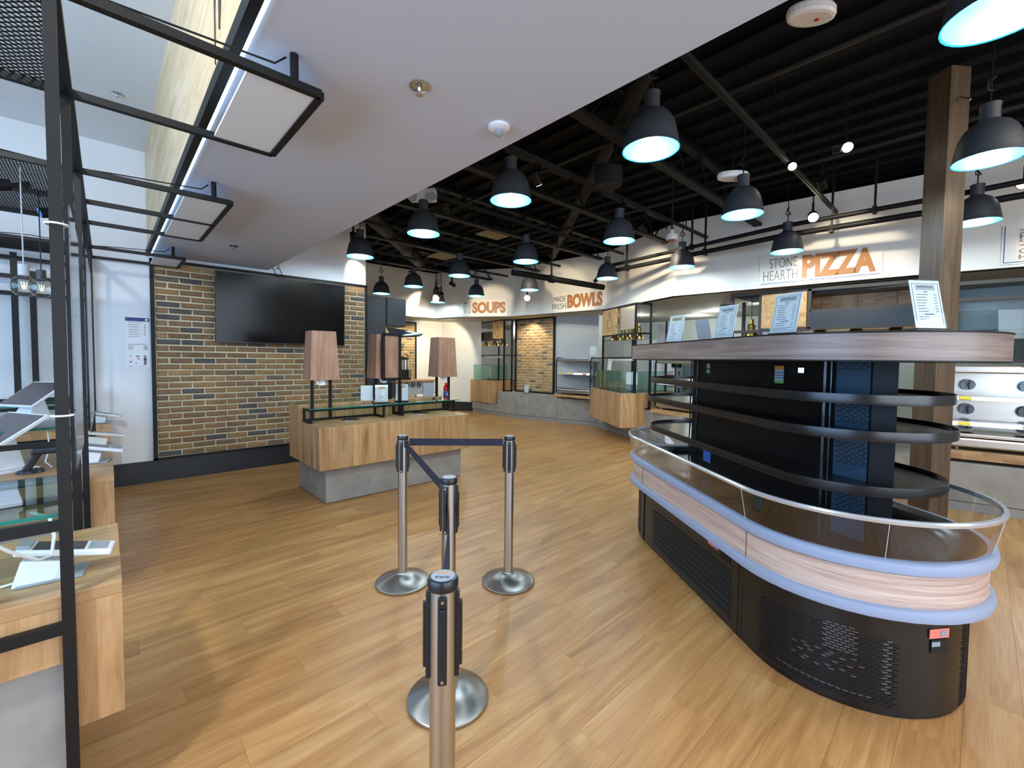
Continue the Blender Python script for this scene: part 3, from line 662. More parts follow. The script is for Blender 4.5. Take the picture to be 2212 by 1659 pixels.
# ---- printed menu stands
def menu(loc, n, w, h, lab, tilt=.16, style='grey', paper='paper', group=None, base=True, ttl=True):
    n = Vector((n[0], n[1], 0)).normalized(); Z = Vector((0, 0, 1)); X = Z.cross(n); U = (Z*math.cos(tilt)-n*math.sin(tilt)).normalized(); N = X.cross(U)
    L = Vector(loc); t = thing('menu_stand', tuple(L), lab, 'menu', group)
    if base: MB().obox(L+Z*.008-n*.012, (X, n, Z), (w*.56, .032, .008)).build('base', 'plastic_black', t, bev=.006)
    o = L+Z*(.012 if base else 0)-X*(w/2)+n*.012
    MB().obox(o+X*w/2+U*h/2, (X, U, N), (w/2, h/2, .0012)).build('card', paper, t)
    MB().obox(o+X*w/2+U*h/2+N*.0035, (X, U, N), (w/2+.003, h/2+.003, .001)).build('acrylic_sleeve', 'clear_glass', t)
    if style == 'blank': return t
    o = o+N*.0013; f = MB(); b_ = .0016
    for (x, y, a, b) in ((.06, .06, .88, .008), (.06, .932, .88, .008), (.06, .06, .01, .88), (.93, .06, .01, .88)): flatbox(f, o, X, U, x*w, y*h, a*w, b*h, .0006)
    f.build('printed_border', 'ink_blue', t)
    g = MB(); flatbox(g, o, X, U, .18*w, .8*h, .64*w, .11*h, .0008); g.build('title_block', 'paper_grey' if style == 'grey' else 'tag_tan', t)
    if ttl and w > .07: text('MARKETPLACE', o+X*.24*w+U*(.85*h)+N*.0006, X, U, .52*w, .035*h, 'ink', t, 'title', .01, .0005)
    ln = MB(); rr = random.Random(int(w*1000+loc[0]*50)); flatbox(ln, o, X, U, .42*w, .755*h, .14*w, .014*h, .0006)
    for i in range(7): flatbox(ln, o, X, U, .17*w, (.70-.058*i)*h, rr.uniform(.22, .4)*w, .01*h, .0006); flatbox(ln, o, X, U, .75*w, (.70-.058*i)*h, .09*w, .01*h, .0006)
    flatbox(ln, o, X, U, .36*w, .29*h, .3*w, .016*h, .0006)
    for i in range(2): flatbox(ln, o, X, U, .17*w, (.24-.05*i)*h, .34*w, .01*h, .0006); flatbox(ln, o, X, U, .75*w, (.24-.05*i)*h, .09*w, .01*h, .0006)
    flatbox(ln, o, X, U, .1*w, .13*h, .76*w, .008*h, .0006); flatbox(ln, o, X, U, .1*w, .1*h, .5*w, .008*h, .0006)
    ln.build('printed_lines', 'ink', t, kind='stuff')
    return t
zs = zg+.01
menu((2.36, 5.17, zs), (-.5, -1), .14, .2, 'blank white card stand on the glass shelf left of the middle dispenser', .12, 'blank', 'paper')
menu((2.47, 5.0, zs), (-.35, -1), .15, .21, 'menu card with tan title on the glass shelf under the black door frame', .0, 'tan')
menu((2.76, 5.02, zs), (-.7, -1), .15, .21, 'leaning menu card on the glass shelf right of the middle dispenser', .14, 'tan')
menu((3.25, 5.18, zs), (.3, 1), .15, .21, 'grey menu card seen from behind beside the right dispenser', .2, 'blank', 'paper_grey')
t = thing('drink_bottle', (3.43, 5.02, zs), 'red sports drink bottle with red cap and blue label on the glass shelf', 'bottle')
bx, by = 3.43, 5.02
MB().lathe([(0, 0), (.033, .0), (.035, .02), (.034, .1), (.03, .115), (.036, .14), (.032, .165), (.018, .185), (.016, .195), (0, .195)], (bx, by, zs), 20).build('body', 'bottle_red', t, smooth=True)
MB().lathe([(0, .002), (.031, .002), (.033, .02), (.032, .1), (.028, .115), (.033, .14), (.03, .16), (0, .16)], (bx, by, zs), 20).build('drink', 'red', t, smooth=True)
MB().lathe([(0, .19), (.02, .19), (.021, .215), (.014, .22), (0, .22)], (bx, by, zs), 16).build('cap', 'red', t, smooth=True)
MB().lathe([(.0355, .03), (.0362, .035), (.0352, .1), (.034, .103)], (bx, by, zs), 24).build('label_band', 'navy', t, smooth=True)
text('G', (bx-.018, by-.037, zs+.05), (.94, -.1, 0), (0, 0, 1), .022, .034, 'paper', t, 'letter')
# ================================================================== QUEUE STANCHIONS
def stanchion(x, y, lab, rot=0, txt=False):
    t = thing('queue_stanchion', (x, y, 0), lab, 'stanchion', 'retractable belt barrier posts'); H_ = 1.0
    MB().lathe([(0, 0), (.178, 0), (.18, .004), (.18, .014), (.174, .02), (.05, .062), (.04, .066), (.033, .075), (0, .075)], (x, y, 0), 40).build('base', 'spun_steel', t, smooth=True)
    MB().cyl((x, y, .05), (x, y, H_-.02), .0315, 28).build('pole', 'brushed', t, smooth=True)
    MB().lathe([(0, 0), (.0355, 0), (.037, .006), (.037, .02), (.034, .026), (.029, .027), (0, .027)], (x, y, H_-.018), 28).build('cap', 'plastic_black', t, smooth=True)
    MB().cyl((x, y, H_+.0085), (x, y, H_+.0105), .0285, 24).build('cap_disc', 'plastic_grey', t, label='grey printed cap label')
    for k in range(4):
        a = rot+k*PI/2; d = Vector((math.cos(a), math.sin(a), 0)); s_ = Vector((-d.y, d.x, 0)); c = Vector((x, y, H_-.13))+d*.034
        MB().obox(c, (d, s_, (0, 0, 1)), (.006, .011, .105)).obox(c+d*.008+Vector((0, 0, 0)), (d, s_, (0, 0, 1)), (.005, .007, .08)).build('belt_slot', 'plastic_black', t, bev=.003)
        for zz in (.095, -.095): MB().cyl(c+d*.005+Vector((0, 0, zz)), c+d*.0075+Vector((0, 0, zz)), .004, 8).build('screw', 'chrome', t)
    if txt:
        v = Vector((-.68, -.73, 0)); X_ = Vector((-.73, .68, 0))
        text('QUEUE', Vector((x, y, H_+.0105))+Vector((.73, -.68, 0))*.017+v*.004, (-.73, .68, 0), (.68*-1, -.73, 0), .034, .01, 'ink', t, 'lettering', .01, .0006)
        MB().obox(Vector((x, y, H_+.0108))-v*.012, (X_, v, (0, 0, 1)), (.017, .002, .0004)).build('orange_mark', 'orange', t)
S1, S2, S3, S4 = (.583, .862), (1.098, 1.58), (1.457, 2.64), (2.0, 2.166)
stanchion(*S1, 'steel queue post nearest the camera, its base out of frame', .95, True); stanchion(*S2, 'steel queue post directly behind the nearest one', .55)
stanchion(*S3, 'steel queue post before the condiment stand, left of the rear pair', -.75); stanchion(*S4, 'steel queue post at the free end, nearest the refrigerated island', -.75)
def belt(a, b, za, zb, lab, twist=0, sag=.0, hw=.024):
    a = Vector((*a, za)); b = Vector((*b, zb)); d = (b-a).normalized(); a = a+d*.045; b = b-d*.045; P = []; F = []; n = 24; sd = Vector((-d.y, d.x, 0)).normalized()
    for i in range(n+1):
        u = i/n; p = a.lerp(b, u)-Vector((0, 0, sag*4*u*(1-u))); an = twist*math.sin(PI*u/2) if twist else 0
        w = Vector((0, 0, 1))*math.cos(an)+sd*math.sin(an)
        for k in range(5):
            P.append(p+w*hw*(k/2-1)*1.0+sd*(.0012 if k % 2 else 0))
    o = len(P); q = [p+sd*.0018 for p in P]
    for i in range(n):
        for k in range(4): F.append((i*5+k, i*5+k+1, (i+1)*5+k+1, (i+1)*5+k)); F.append((o+i*5+k, o+(i+1)*5+k, o+(i+1)*5+k+1, o+i*5+k+1))
    ob = MB().poly(P+q, F).build('retractable_belt', 'belt', None, smooth=True); rootmesh(ob, lab, 'belt', 'black retractable queue belts')
belt(S3, S4, .965, .965, 'black belt stretched level between the two rear queue posts'); belt(S3, S2, .965, .93, 'black belt running from left rear post to the middle post')
belt(S2, S1, .87, .93, 'black belt sagging edge-on between the middle and nearest posts', .5, .035)
# ================================================================== REFRIGERATED ISLAND (stadium plan)
IA, IB = Vector((2.848, .478, 0)), Vector((3.707, 1.629, 0)); IU = (IB-IA).normalized(); IN = Vector((-IU.y, IU.x, 0)); IL = (IB-IA).length
def stad(r, n=22):
    o = []; a0 = math.atan2(IN.y, IN.x)
    for i in range(n+1): a = a0+PI*i/n; o.append((IA.x+r*math.cos(a), IA.y+r*math.sin(a)))
    for i in range(n+1): a = a0+PI+PI*i/n; o.append((IB.x+r*math.cos(a), IB.y+r*math.sin(a)))
    return o
def ipt(s, w, z): return IA+IU*s+IN*w+Vector((0, 0, z))
def iarc(th, r, z):   # th: degrees round the near end, 0 = start of the front straight side
    a = math.atan2(IN.y, IN.x)+math.radians(th); return Vector((IA.x+r*math.cos(a), IA.y+r*math.sin(a), z)), Vector((math.cos(a), math.sin(a), 0)), Vector((-math.sin(a), math.cos(a), 0))
ic = (IA+IB)/2
t = island = thing('refrigerated_island', tuple(ic), 'black oval open refrigerated display island with empty curved shelves and oak bands', 'display fridge')
MB().prism(stad(.47), 0, .02).build('plinth', 'case_black', t)
MB().ring(stad, [(.481, .02), (.481, .47)]).build('lower_panel', 'case_black', t, smooth=True)
MB().ring(stad, [(.46, .455), (.545, .462), (.558, .47), (.563, .49), (.558, .512), (.545, .519), (.52, .519)]).build('lower_bumper', 'bumper', t, smooth=True)
MB().ring(stad, [(.538, .515), (.538, .665)]).build('oak_band', 'band_oak', t, smooth=True)
MB().ring(stad, [(.53, .656), (.55, .66), (.561, .668), (.565, .687), (.561, .708), (.55, .716), (.525, .716)]).build('upper_bumper', 'bumper', t, smooth=True)
MB().prism(stad(.535), .63, .66).build('deck', 'shelf_black', t)
MB().ring(stad, [(.53, .655), (.52, .715), (.43, .70), (.40, .665)]).build('deck_rim', 'shelf_black', t, smooth=True)
MB().ring(stad, [(.545, .714), (.575, .875), (.571, .875), (.541, .714)]).build('glass_guard', 'guard_glass', t, smooth=True)
MB().ring(stad, [(.567, .873), (.582, .876), (.585, .888), (.58, .896), (.567, .896), (.564, .885), (.567, .873)]).build('glass_rail', 'rail', t, smooth=True)
for s_ in (0, 1.33):
    MB().bar(ipt(s_, .546, .716), ipt(s_, .576, .874), .003, .003).build('glass_joint', 'rail', t); MB().bar(ipt(s_, .5385, .52), ipt(s_, .5385, .66), .003, .002).build('band_joint', 'shelf_black', t)
for th in (62, 118):
    p, d, tg = iarc(th, .546, .716); q, _, _ = iarc(th, .576, .874); MB().bar(p, q, .003, .003).build('glass_joint', 'rail', t)
# louvred front panel
MB().obox(ipt(.72, .4805, .235), (IU, IN, (0, 0, 1)), (.62, .004, .215)).build('front_panel', 'case_black', t, bev=.003)
for s_ in (.13, 1.41): MB().obox(ipt(s_, .484, .24), (IU, IN, (0, 0, 1)), (.0015, .003, .22)).build('panel_joint', 'slot_dark', t)
MB().obox(ipt(.72, .485, .375), (IU, IN, (0, 0, 1)), (.56, .001, .0012)).build('panel_joint', 'slot_dark', t)
for i in range(7):
    z = .335-i*.042
    MB().obox(ipt(.71, .4848, z), (IU, IN, (0, 0, 1)), (.515, .0012, .014)).build('slot', 'slot_dark', t)
    a = IN*math.cos(.6)-Vector((0, 0, 1))*math.sin(.6)
    MB().obox(ipt(.71, .487, z-.006), (IU, a, IU.cross(a)), (.512, .010, .0015)).build('louvre', 'louvre', t)
MB().obox(ipt(.38, .4865, .425), (IU, IN, (0, 0, 1)), (.055, .001, .022)).build('warning_label', 'salmon', t); MB().obox(ipt(.352, .4878, .425), (IU, IN, (0, 0, 1)), (.02, .0008, .016)).build('warning_label', 'label_blue', t)
MB().obox(ipt(.26, .4865, .41), (IU, IN, (0, 0, 1)), (.05, .001, .03)).build('switch_recess', 'slot_dark', t)
# perforated slots around the near end, real slits one by one joined into one part
def slits(th0, th1, z0, z1, dth, dz, lfrac, m, nm, hole=None, r=.4825, par=None, hh=.0022):
    mb = MB(); row = 0; z = z0
    while z < z1:
        th = th0+(dth/2 if row % 2 else 0)
        while th < th1:
            if hole is None or hole(th, z):
                a, d, tg = iarc(th, r, z); mb.obox(a, (tg, d, (0, 0, 1)), (r*math.radians(dth)*lfrac/2, .0012, hh))
            th += dth
        row += 1; z += dz
    if mb.v: mb.build(nm, m, par or t, kind='stuff')
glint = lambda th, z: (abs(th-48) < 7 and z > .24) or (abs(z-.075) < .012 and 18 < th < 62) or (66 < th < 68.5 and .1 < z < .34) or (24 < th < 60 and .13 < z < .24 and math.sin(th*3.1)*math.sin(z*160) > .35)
slits(6, 72, .05, .385, 3.2, .0125, .72, 'slot_dark', 'ventilation_slits', lambda th, z: not glint(th, z) and (z < .36 - abs(th-30)*.0006))
slits(6, 72, .05, .375, 3.2, .0125, .72, 'slot_light', 'machinery_glints', glint)  # glints painted as pale metal slits, no machinery behind them
slits(112, 150, .03, .44, 2.0, .014, .6, 'slot_dark', 'ventilation_slits')
mb = MB()
for i in range(28):
    for k in range(3):
        a = math.atan2(IN.y, IN.x)-math.radians(6+k*5+(2 if i % 2 else 0)); r = .4825
        c = Vector((IB.x+r*math.cos(a), IB.y+r*math.sin(a), .05+i*.0135)); mb.obox(c, ((-math.sin(a), math.cos(a), 0), (math.cos(a), math.sin(a), 0), (0, 0, 1)), (.012, .0012, .002))
mb.build('ventilation_slits', 'slot_dark', t, kind='stuff')
p, d, tg = iarc(92, .4825, .385); MB().obox(p, (tg, d, (0, 0, 1)), (.048, .0015, .02)).build('warning_label', 'salmon', t); p2, d, tg = iarc(94.5, .4845, .385); MB().obox(p2, (tg, d, (0, 0, 1)), (.018, .0012, .012)).build('warning_label', 'plastic_grey', t)
p, d, tg = iarc(92, .4825, .33); MB().obox(p, (tg, d, (0, 0, 1)), (.038, .0015, .03)).build('switch_recess', 'slot_dark', t); p, d, tg = iarc(90, .4845, .34); MB().obox(p, (tg, d, (0, 0, 1)), (.02, .0012, .01)).build('switch', 'plastic_grey', t)
# central core
core = [ipt(1.38, .1, 0), ipt(-.03, .1, 0), ipt(-.2, .06, 0), ipt(-.27, 0, 0), ipt(-.2, -.06, 0), ipt(-.03, -.1, 0), ipt(1.38, -.1, 0), ipt(1.46, 0, 0)]
MB().prism([(p.x, p.y) for p in core], .63, 1.55).build('core', 'core_black', t)
for s_, wd in ((1.40, .012), (1.30, .01), (.03, .012), (-.01, .006)): MB().bar(ipt(s_, .103, .65), ipt(s_, .103, 1.54), wd, .006).build('upright', 'shelf_black', t)
pa, pb = ipt(-.035, .102, 0), ipt(-.2, .062, 0); pd = (pb-pa).normalized(); pn = Vector((-pd.y, pd.x, 0)); pn = pn if pn.dot(-IA) > 0 else -pn; pm = (pa+pb)/2+pn*.003
MB().obox(pm+Vector((0, 0, 1.1)), (pd, pn, (0, 0, 1)), ((pb-pa).length/2-.008, .003, .44)).build('perforated_panel', 'perf_panel', t)
mb = MB()
for z0, z1 in ((.78, .93), (1.03, 1.14), (1.235, 1.34), (1.5, 1.54)):
    z = z0; r_ = 0
    while z < z1:
        for k in range(4): mb.obox(pm+pn*.0035+pd*((k-1.5)*.036+(.018 if r_ % 2 else 0))+Vector((0, 0, z)), (pd, pn, (0, 0, 1)), (.012, .0008, .0028))
        z += .0125; r_ += 1
mb.build('panel_slits', 'slot_dark', t, kind='stuff')
for z, r in ((1.39, .405), (1.23, .42), (.98, .395)):
    sh = MB().prism(stad(r-.004), z-.03, z-.022).build('shelf', 'shelf_black', t)
    MB().ring(stad, [(r, z-.045), (r+.002, z-.03), (r, z), (r-.004, z), (r-.005, z-.022)]).build('shelf_lip', 'shelf_black', sh, smooth=True)
    for s_ in (1.40, -.06):
        g = 1 if s_ > 1 else -1; c = ipt(s_, 0, z-.045)
        P = [c, c+IU*g*.16, c+IU*g*.10-Vector((0, 0, .03)), c+IU*g*.05-Vector((0, 0, .11)), c-Vector((0, 0, .13))]
        MB().poly([q+IN*.012 for q in P]+[q-IN*.012 for q in P], [(0, 1, 2, 3, 4), (9, 8, 7, 6, 5)]+[(i, i+5, (i+1) % 5+5, (i+1) % 5) for i in range(5)]).build('shelf_bracket', 'shelf_black', sh)
MB().prism(stad(.55), 1.545, 1.652).build('canopy_core', 'case_black', t)
MB().ring(stad, [(.56, 1.54), (.566, 1.54), (.566, 1.655), (.555, 1.658)]).build('canopy_band', 'grey_oak', t, smooth=True)
MB().ring(stad, [(.565, 1.655), (.57, 1.657), (.57, 1.662), (.55, 1.662), (.5, 1.66)]).build('canopy_trim', 'frame_black', t, smooth=True)
MB().ring(stad, [(.562, 1.535), (.568, 1.537), (.568, 1.543), (.5, 1.543)]).build('canopy_trim', 'frame_black', t, smooth=True)
MB().prism(stad(.54), 1.64, 1.6585).build('canopy_top', 'case_black', t)
def sticker(s, w, z, a, b, m, nm='sticker', bands=()):
    o = MB().obox(ipt(s, w, z), (IU, IN, (0, 0, 1)), (a/2, .001, b/2)).build(nm, m, t)
    for (f0, f1, mm) in bands: MB().obox(ipt(s, w+.0015, z-b/2+b*(f0+f1)/2), (IU, IN, (0, 0, 1)), (a/2*.98, .0008, b*(f1-f0)/2)).build('sticker_band', mm, t)
sticker(1.13, .103, .79, .1, .095, 'label_blue', 'blue_notice', ((.15, .2, 'navy'), (.35, .39, 'navy'), (.55, .59, 'navy'), (.8, .84, 'navy')))
sticker(1.145, .103, 1.475, .045, .075, 'paper_grey', 'energy_label', ((0, .12, 'green'), (.35, .5, 'ink')))
sticker(.37, .103, 1.455, .075, .105, 'paper_grey', 'energy_label', ((.78, 1, 'orange'), (0, .18, 'green'), (.3, .34, 'navy'), (.45, .49, 'navy'), (.6, .64, 'navy')))
MB().obox(ipt(.23, .104, 1.485), (IU, IN, (0, 0, 1)), (.06, .001, .018)).build('thermostat', 'slot_dark', t); MB().obox(ipt(.195, .1058, 1.485), (IU, IN, (0, 0, 1)), (.02, .001, .014)).build('thermostat_display', 'led_blue', t)
c = ipt(-.07, .5, .668); MB().obox(c+IU*.06, (IU*.8-IN*.5, IN, (0, 0, 1)), (.05, .008, .0008)).build('yellow_tape', 'yellow', t); MB().obox(c-IU*.06, (IU, IN, (0, 0, 1)), (.045, .006, .0008)).build('yellow_tape', 'yellow', t)
# menu stands on the canopy
zc = 1.6625
menu((3.166, 1.60, zc), -IU*.35+IN*.9, .14, .205, 'white menu card with tan title at the far left of the canopy', .22, 'tan')
menu((2.80, 1.09, zc), -IU*.25+IN*.97, .14, .205, 'blue tinted menu card second from the left on the canopy', .2, 'grey')
menu((2.50, .685, zc), -IU*.25+IN*.97, .14, .205, 'largest blue tinted menu card in the middle of the canopy', .2, 'grey')
menu((2.52, .16, zc), -IU, .14, .21, 'menu card at the near end of the canopy beside the timber column', .2, 'grey')
menu((3.6, 1.56, zc), IU*.3-IN*.95, .14, .2, 'translucent grey menu card seen from behind on the canopy', .24, 'blank', 'paper_grey')
# ================================================================== SERVING LINE
def seg2(a, b): d = Vector((b[0]-a[0], b[1]-a[1], 0)); return d.normalized(), d.length
KP = [(7.80, 10.15), (7.745, 8.87), (7.76, 8.14), (8.02, 7.0), (8.3, 6.03), (7.47, 4.6), (6.95, 3.3), (6.62, 1.6), (6.5, .23), (6.86, -1.3), (7.1, -3.2)]
t = thing('serving_counter', (8.2, 5.5, 0), 'long grey concrete serving counter bending along the back of the room', 'counter')
def band(i, j, off, dep, z0, z1):
    """strip of counter between polyline points i..j, set back by off, dep deep"""
    m = MB()
    for k in range(i, j):
        a, b = KP[k], KP[k+1]; m.prism([(a[0]+off, a[1]), (b[0]+off, b[1]), (b[0]+off+dep, b[1]), (a[0]+off+dep, a[1])], z0, z1)
    return m
for k in range(len(KP)-1):
    top = .66 if k in (1, 2) else (.60 if k == 3 else (.62 if k < 6 else .5))
    if k == 0: top = .31
    a, b = KP[k], KP[k+1]
    n_ = 2 if k in (2, 4, 7, 8) else 1
    for q in range(n_):
        p0 = (a[0]+(b[0]-a[0])*q/n_, a[1]+(b[1]-a[1])*q/n_); p1 = (a[0]+(b[0]-a[0])*(q+1)/n_, a[1]+(b[1]-a[1])*(q+1)/n_); e = .003
        d, L_ = seg2(p0, p1); q0 = (p0[0]+d.x*e, p0[1]+d.y*e); q1 = (p1[0]-d.x*e, p1[1]-d.y*e)
        MB().prism([(q0[0]-.01, q0[1]), (q1[0]-.01, q1[1]), (q1[0]+.62, q1[1]), (q0[0]+.62, q0[1])], .1, top).build('panel', 'concrete', t)
        MB().prism([(q0[0], q0[1]), (q1[0], q1[1]), (q1[0]+.6, q1[1]), (q0[0]+.6, q0[1])], 0, .092).build('kick_panel', 'concrete_kick', t)
# soup box, bowl box, pizza box: oak fronted wells
def boxunit(poly, z0, z1, lab, name='serving_well', lip=True):
    x = sum(p[0] for p in poly)/len(poly); y = sum(p[1] for p in poly)/len(poly)
    t = thing(name, (x, y, z0), lab, 'counter'); MB().prism(poly, z0, z1).build('cabinet', 'oak_staves', t, bev=.003)
    cc = [(x+(p[0]-x)*.86, y+(p[1]-y)*.86) for p in poly]; MB().prism(cc, z1, z1+.004).build('well_inset', 'shelf_black', t)
    return t
boxunit([(7.79, 10.3), (7.70, 9.25), (7.74, 9.02), (7.92, 8.98), (8.85, 9.0), (8.85, 10.3)], .315, .935, 'oak fronted soup counter unit at the far end of the line')
boxunit([(7.737, 5.8), (6.80, 4.43), (6.87, 4.36), (7.05, 4.25), (8.3, 4.05), (8.4, 5.8)], .305, .93, 'oak fronted bowl counter unit projecting from the concrete counter')
boxunit([(6.62, 2.45), (6.5, .95), (6.6, .85), (7.6, .8), (7.7, 2.5)], .305, .93, 'oak fronted pizza counter unit behind the refrigerated island')
def sneeze(poly, z0, z1, lab, posts=True):
    x = sum(p[0] for p in poly)/len(poly); y = sum(p[1] for p in poly)/len(poly); t = thing('sneeze_guard', (x, y, z0), lab, 'glass guard')
    for a, b in zip(poly, poly[1:]):
        d, L_ = seg2(a, b); c = (Vector((*a, 0))+Vector((*b, 0)))/2; n = Vector((-d.y, d.x, 0))
        MB().obox(c+Vector((0, 0, (z0+z1)/2)), (d, n, (0, 0, 1)), (L_/2-.002, .004, (z1-z0)/2)).build('pane', 'green_glass', t)
        MB().obox(c+Vector((0, 0, z1)), (d, n, (0, 0, 1)), (L_/2, .005, .004)).build('pane_edge', 'teal_edge', t)
    return t
sneeze([(8.6, 10.25), (7.84, 10.25), (7.78, 9.2), (8.3, 9.1)], .936, 1.36, 'low glass guard around the soup unit')
sneeze([(7.84, 5.75), (7.0, 4.45), (7.15, 4.3), (8.2, 4.15)], .934, 1.32, 'low glass guard around the bowl unit')
MB_ = MB
def icon_soup(o, X, U, N, s, t):
    m = MB(); P = [o+X*(math.cos(PI+PI*i/10)*.34*s)+U*(math.sin(PI+PI*i/10)*.34*s*.95) for i in range(11)]
    for a, b in zip(P, P[1:]): m.bar(a, b, .010, .004)
    m.bar(P[0], P[-1], .010, .004).bar(o-X*.12*s-U*.36*s, o+X*.12*s-U*.36*s, .010, .004)
    for k in (-1, 0, 1):
        Q = [o+X*(k*.12*s+.025*s*math.sin(i*1.3))+U*(.1*s+i*.06*s) for i in range(6)]
        for a, b in zip(Q, Q[1:]): m.bar(a, b, .008, .004)
    m.build('bowl_icon', 'ink', t)
def icon_roast(o, X, U, N, s, t):
    m = MB(); P = [o+X*(math.cos(a)*.22*s+.02)+U*(math.sin(a)*.17*s-.02) for a in [2*PI*i/16 for i in range(17)]]
    for a, b in zip(P, P[1:]): m.bar(a, b, .010, .004)
    m.bar(o-X*.36*s-U*.2*s, o+X*.36*s-U*.2*s, .010, .004).bar(o-X*.25*s-U*.3*s, o+X*.25*s-U*.3*s, .010, .004).bar(o+X*.15*s+U*.1*s, o+X*.12*s+U*.25*s, .01, .004)
    for k in (-1, 0, 1):
        Q = [o+X*(k*.08*s+.02*s*math.sin(i*1.3))+U*(.2*s+i*.05*s) for i in range(6)]
        for a, b in zip(Q, Q[1:]): m.bar(a, b, .007, .004)
    m.build('roast_icon', 'ink', t)
def bell(x, y, z, lab, ztop, r=.1):
    t = thing('heat_lamp', (x, y, z), lab, 'lamp', 'small brass heat lamps over the counters')
    MB().lathe([(r, 0), (r*.98, .01), (r*.72, .075), (r*.45, .12), (r*.43, .13), (r*.46, .14), (r*.5, .2), (r*.3, .22), (r*.25, .29), (0, .3)], (x, y, z), 20).build('shade', 'brass', t, smooth=True)
    MB().lathe([(r*.95, .004), (r*.6, .07), (0, .1)], (x, y, z), 16).build('inner_shade', 'brass', t, smooth=True)
    MB().tube([(x+.004*math.sin(k), y, z+.29+(ztop-z-.29)*k/6) for k in range(7)], .004, 5).build('cord', 'frame_black', t)
    return t
def frame_rig(name, loc, lab, posts, bars, m='frame_black', w=.035):
    t = thing(name, loc, lab, 'shelf frame')
    for (x, y, z0, z1) in posts: MB().box(x-w/2, x+w/2, y-w/2, y+w/2, z0, z1).build('post', m, t)
    for a, b in bars: MB().bar(a, b, w*.9).build('rail', m, t)
    return t
# soup rig
A, B, C_, D = (7.815, 8.72), (7.97, 8.58), (8.05, 10.2), (8.5, 10.1)
t = frame_rig('station_frame', (7.9, 9.3, .66), 'black steel frame over the soup unit with a bowl sign', [(*A, .66, 2.58), (*B, .66, 2.58), (*C_, .936, 2.58), (8.4, 9.6, .936, 2.0)],
    [((*A, 2.57), (*B, 2.57)), ((*A, 2.57), (*C_, 2.57)), ((*A, 1.63), (*B, 1.63)), ((*A, 1.63), (*C_, 1.63)), ((*A, 2.05), (*C_, 2.05)), ((*A, .68), (*B, .68)), ((*B, 2.57), (8.6, 8.9, 2.57)), ((*B, 1.63), (8.4, 8.9, 1.63))])
d, L_ = seg2(A, C_); n = Vector((-1, -.1, 0)).normalized()
def panelon(t, a, b, z0, z1, m, nm, off=0, th=.012):
    d, L_ = seg2(a, b); c = (Vector((*a, 0))+Vector((*b, 0)))/2; n = Vector((d.y, -d.x, 0)); n = n if n.dot(-c) > 0 else -n
    MB().obox(c+n*off+Vector((0, 0, (z0+z1)/2)), (d, n, (0, 0, 1)), (L_/2, th, (z1-z0)/2)).build(nm, m, t); return c+n*(off+th), d, n
q0 = Vector((*A, 0)).lerp(Vector((*C_, 0)), .02); q1 = Vector((*A, 0)).lerp(Vector((*C_, 0)), .36); q2 = Vector((*A, 0)).lerp(Vector((*C_, 0)), .98)
c, d, n = panelon(t, q1[:2], q0[:2], 2.09, 2.55, 'oak_sign', 'wood_sign', .02); icon_soup(c+Vector((0, 0, 2.28)), d, Vector((0, 0, 1)), n, .42, t)
panelon(t, q2[:2], q1[:2], 2.07, 2.29, 'frame_black', 'black_fascia'); panelon(t, (7.97, 8.6), (8.5, 8.95), 2.07, 2.55, 'frame_bronze', 'side_box')
MB().bar((7.95, 9.0, 1.59), (8.1, 10.0, 1.59), .09, .04).build('shelf_light', 'plastic_white', t)
for k, (x, y) in enumerate(((8.05, 9.75), (8.0, 9.3), (7.97, 8.92))): bell(x, y, 1.9, 'small brass heat lamp, %s from the right under the bowl sign' % ['third', 'second', 'first'][k], 2.3, .11)
# bowl rig
A, B, C_ = (7.10, 4.33), (7.37, 4.18), (7.68, 5.45)
t = frame_rig('station_frame', (7.3, 4.8, .62), 'black steel frame over the bowl unit with roast sign and metal box', [(*A, .62, 2.58), (*B, .62, 2.58), (*C_, .93, 2.58), (8.1, 5.0, .93, 2.3), (8.0, 4.2, .93, 2.3)],
    [((*A, 2.57), (*B, 2.57)), ((*A, 2.57), (*C_, 2.57)), ((*A, 1.58), (*B, 1.58)), ((*A, 1.58), (*C_, 1.58)), ((*A, 2.03), (*C_, 2.03)), ((*A, 2.03), (*B, 2.03)), ((*A, .64), (*B, .64)), ((*B, 1.58), (8.0, 4.2, 1.58))])
v = Vector((*A, 0)); u_ = Vector((*C_, 0)); a_ = v.lerp(u_, .52); b_ = v.lerp(u_, .985)
c, d, n = panelon(t, b_[:2], a_[:2], 2.04, 2.55, 'oak_sign', 'wood_sign', .02); icon_roast(c+Vector((0, 0, 2.28)), d, Vector((0, 0, 1)), n, .5, t)
a2 = v.lerp(u_, .5); e_ = v.lerp(u_, .03); panelon(t, a2[:2], e_[:2], 2.12, 2.55, 'stainless', 'metal_hood', -.03)
MB().obox((7.35, 4.72, 1.545), (Vector((.5, .87, 0)), Vector((-.87, .5, 0)), (0, 0, 1)), (.42, .045, .018)).build('shelf_light', 'plastic_white', t)
for k, f_ in enumerate((.78, .52, .3, .08)):
    p = v.lerp(u_, f_)+Vector((.1, -.06, 0)); bell(p.x, p.y, 1.93, 'small brass heat lamp, %s from the left under the roast sign' % ['first', 'second', 'third', 'fourth'][k], 2.55, .095)
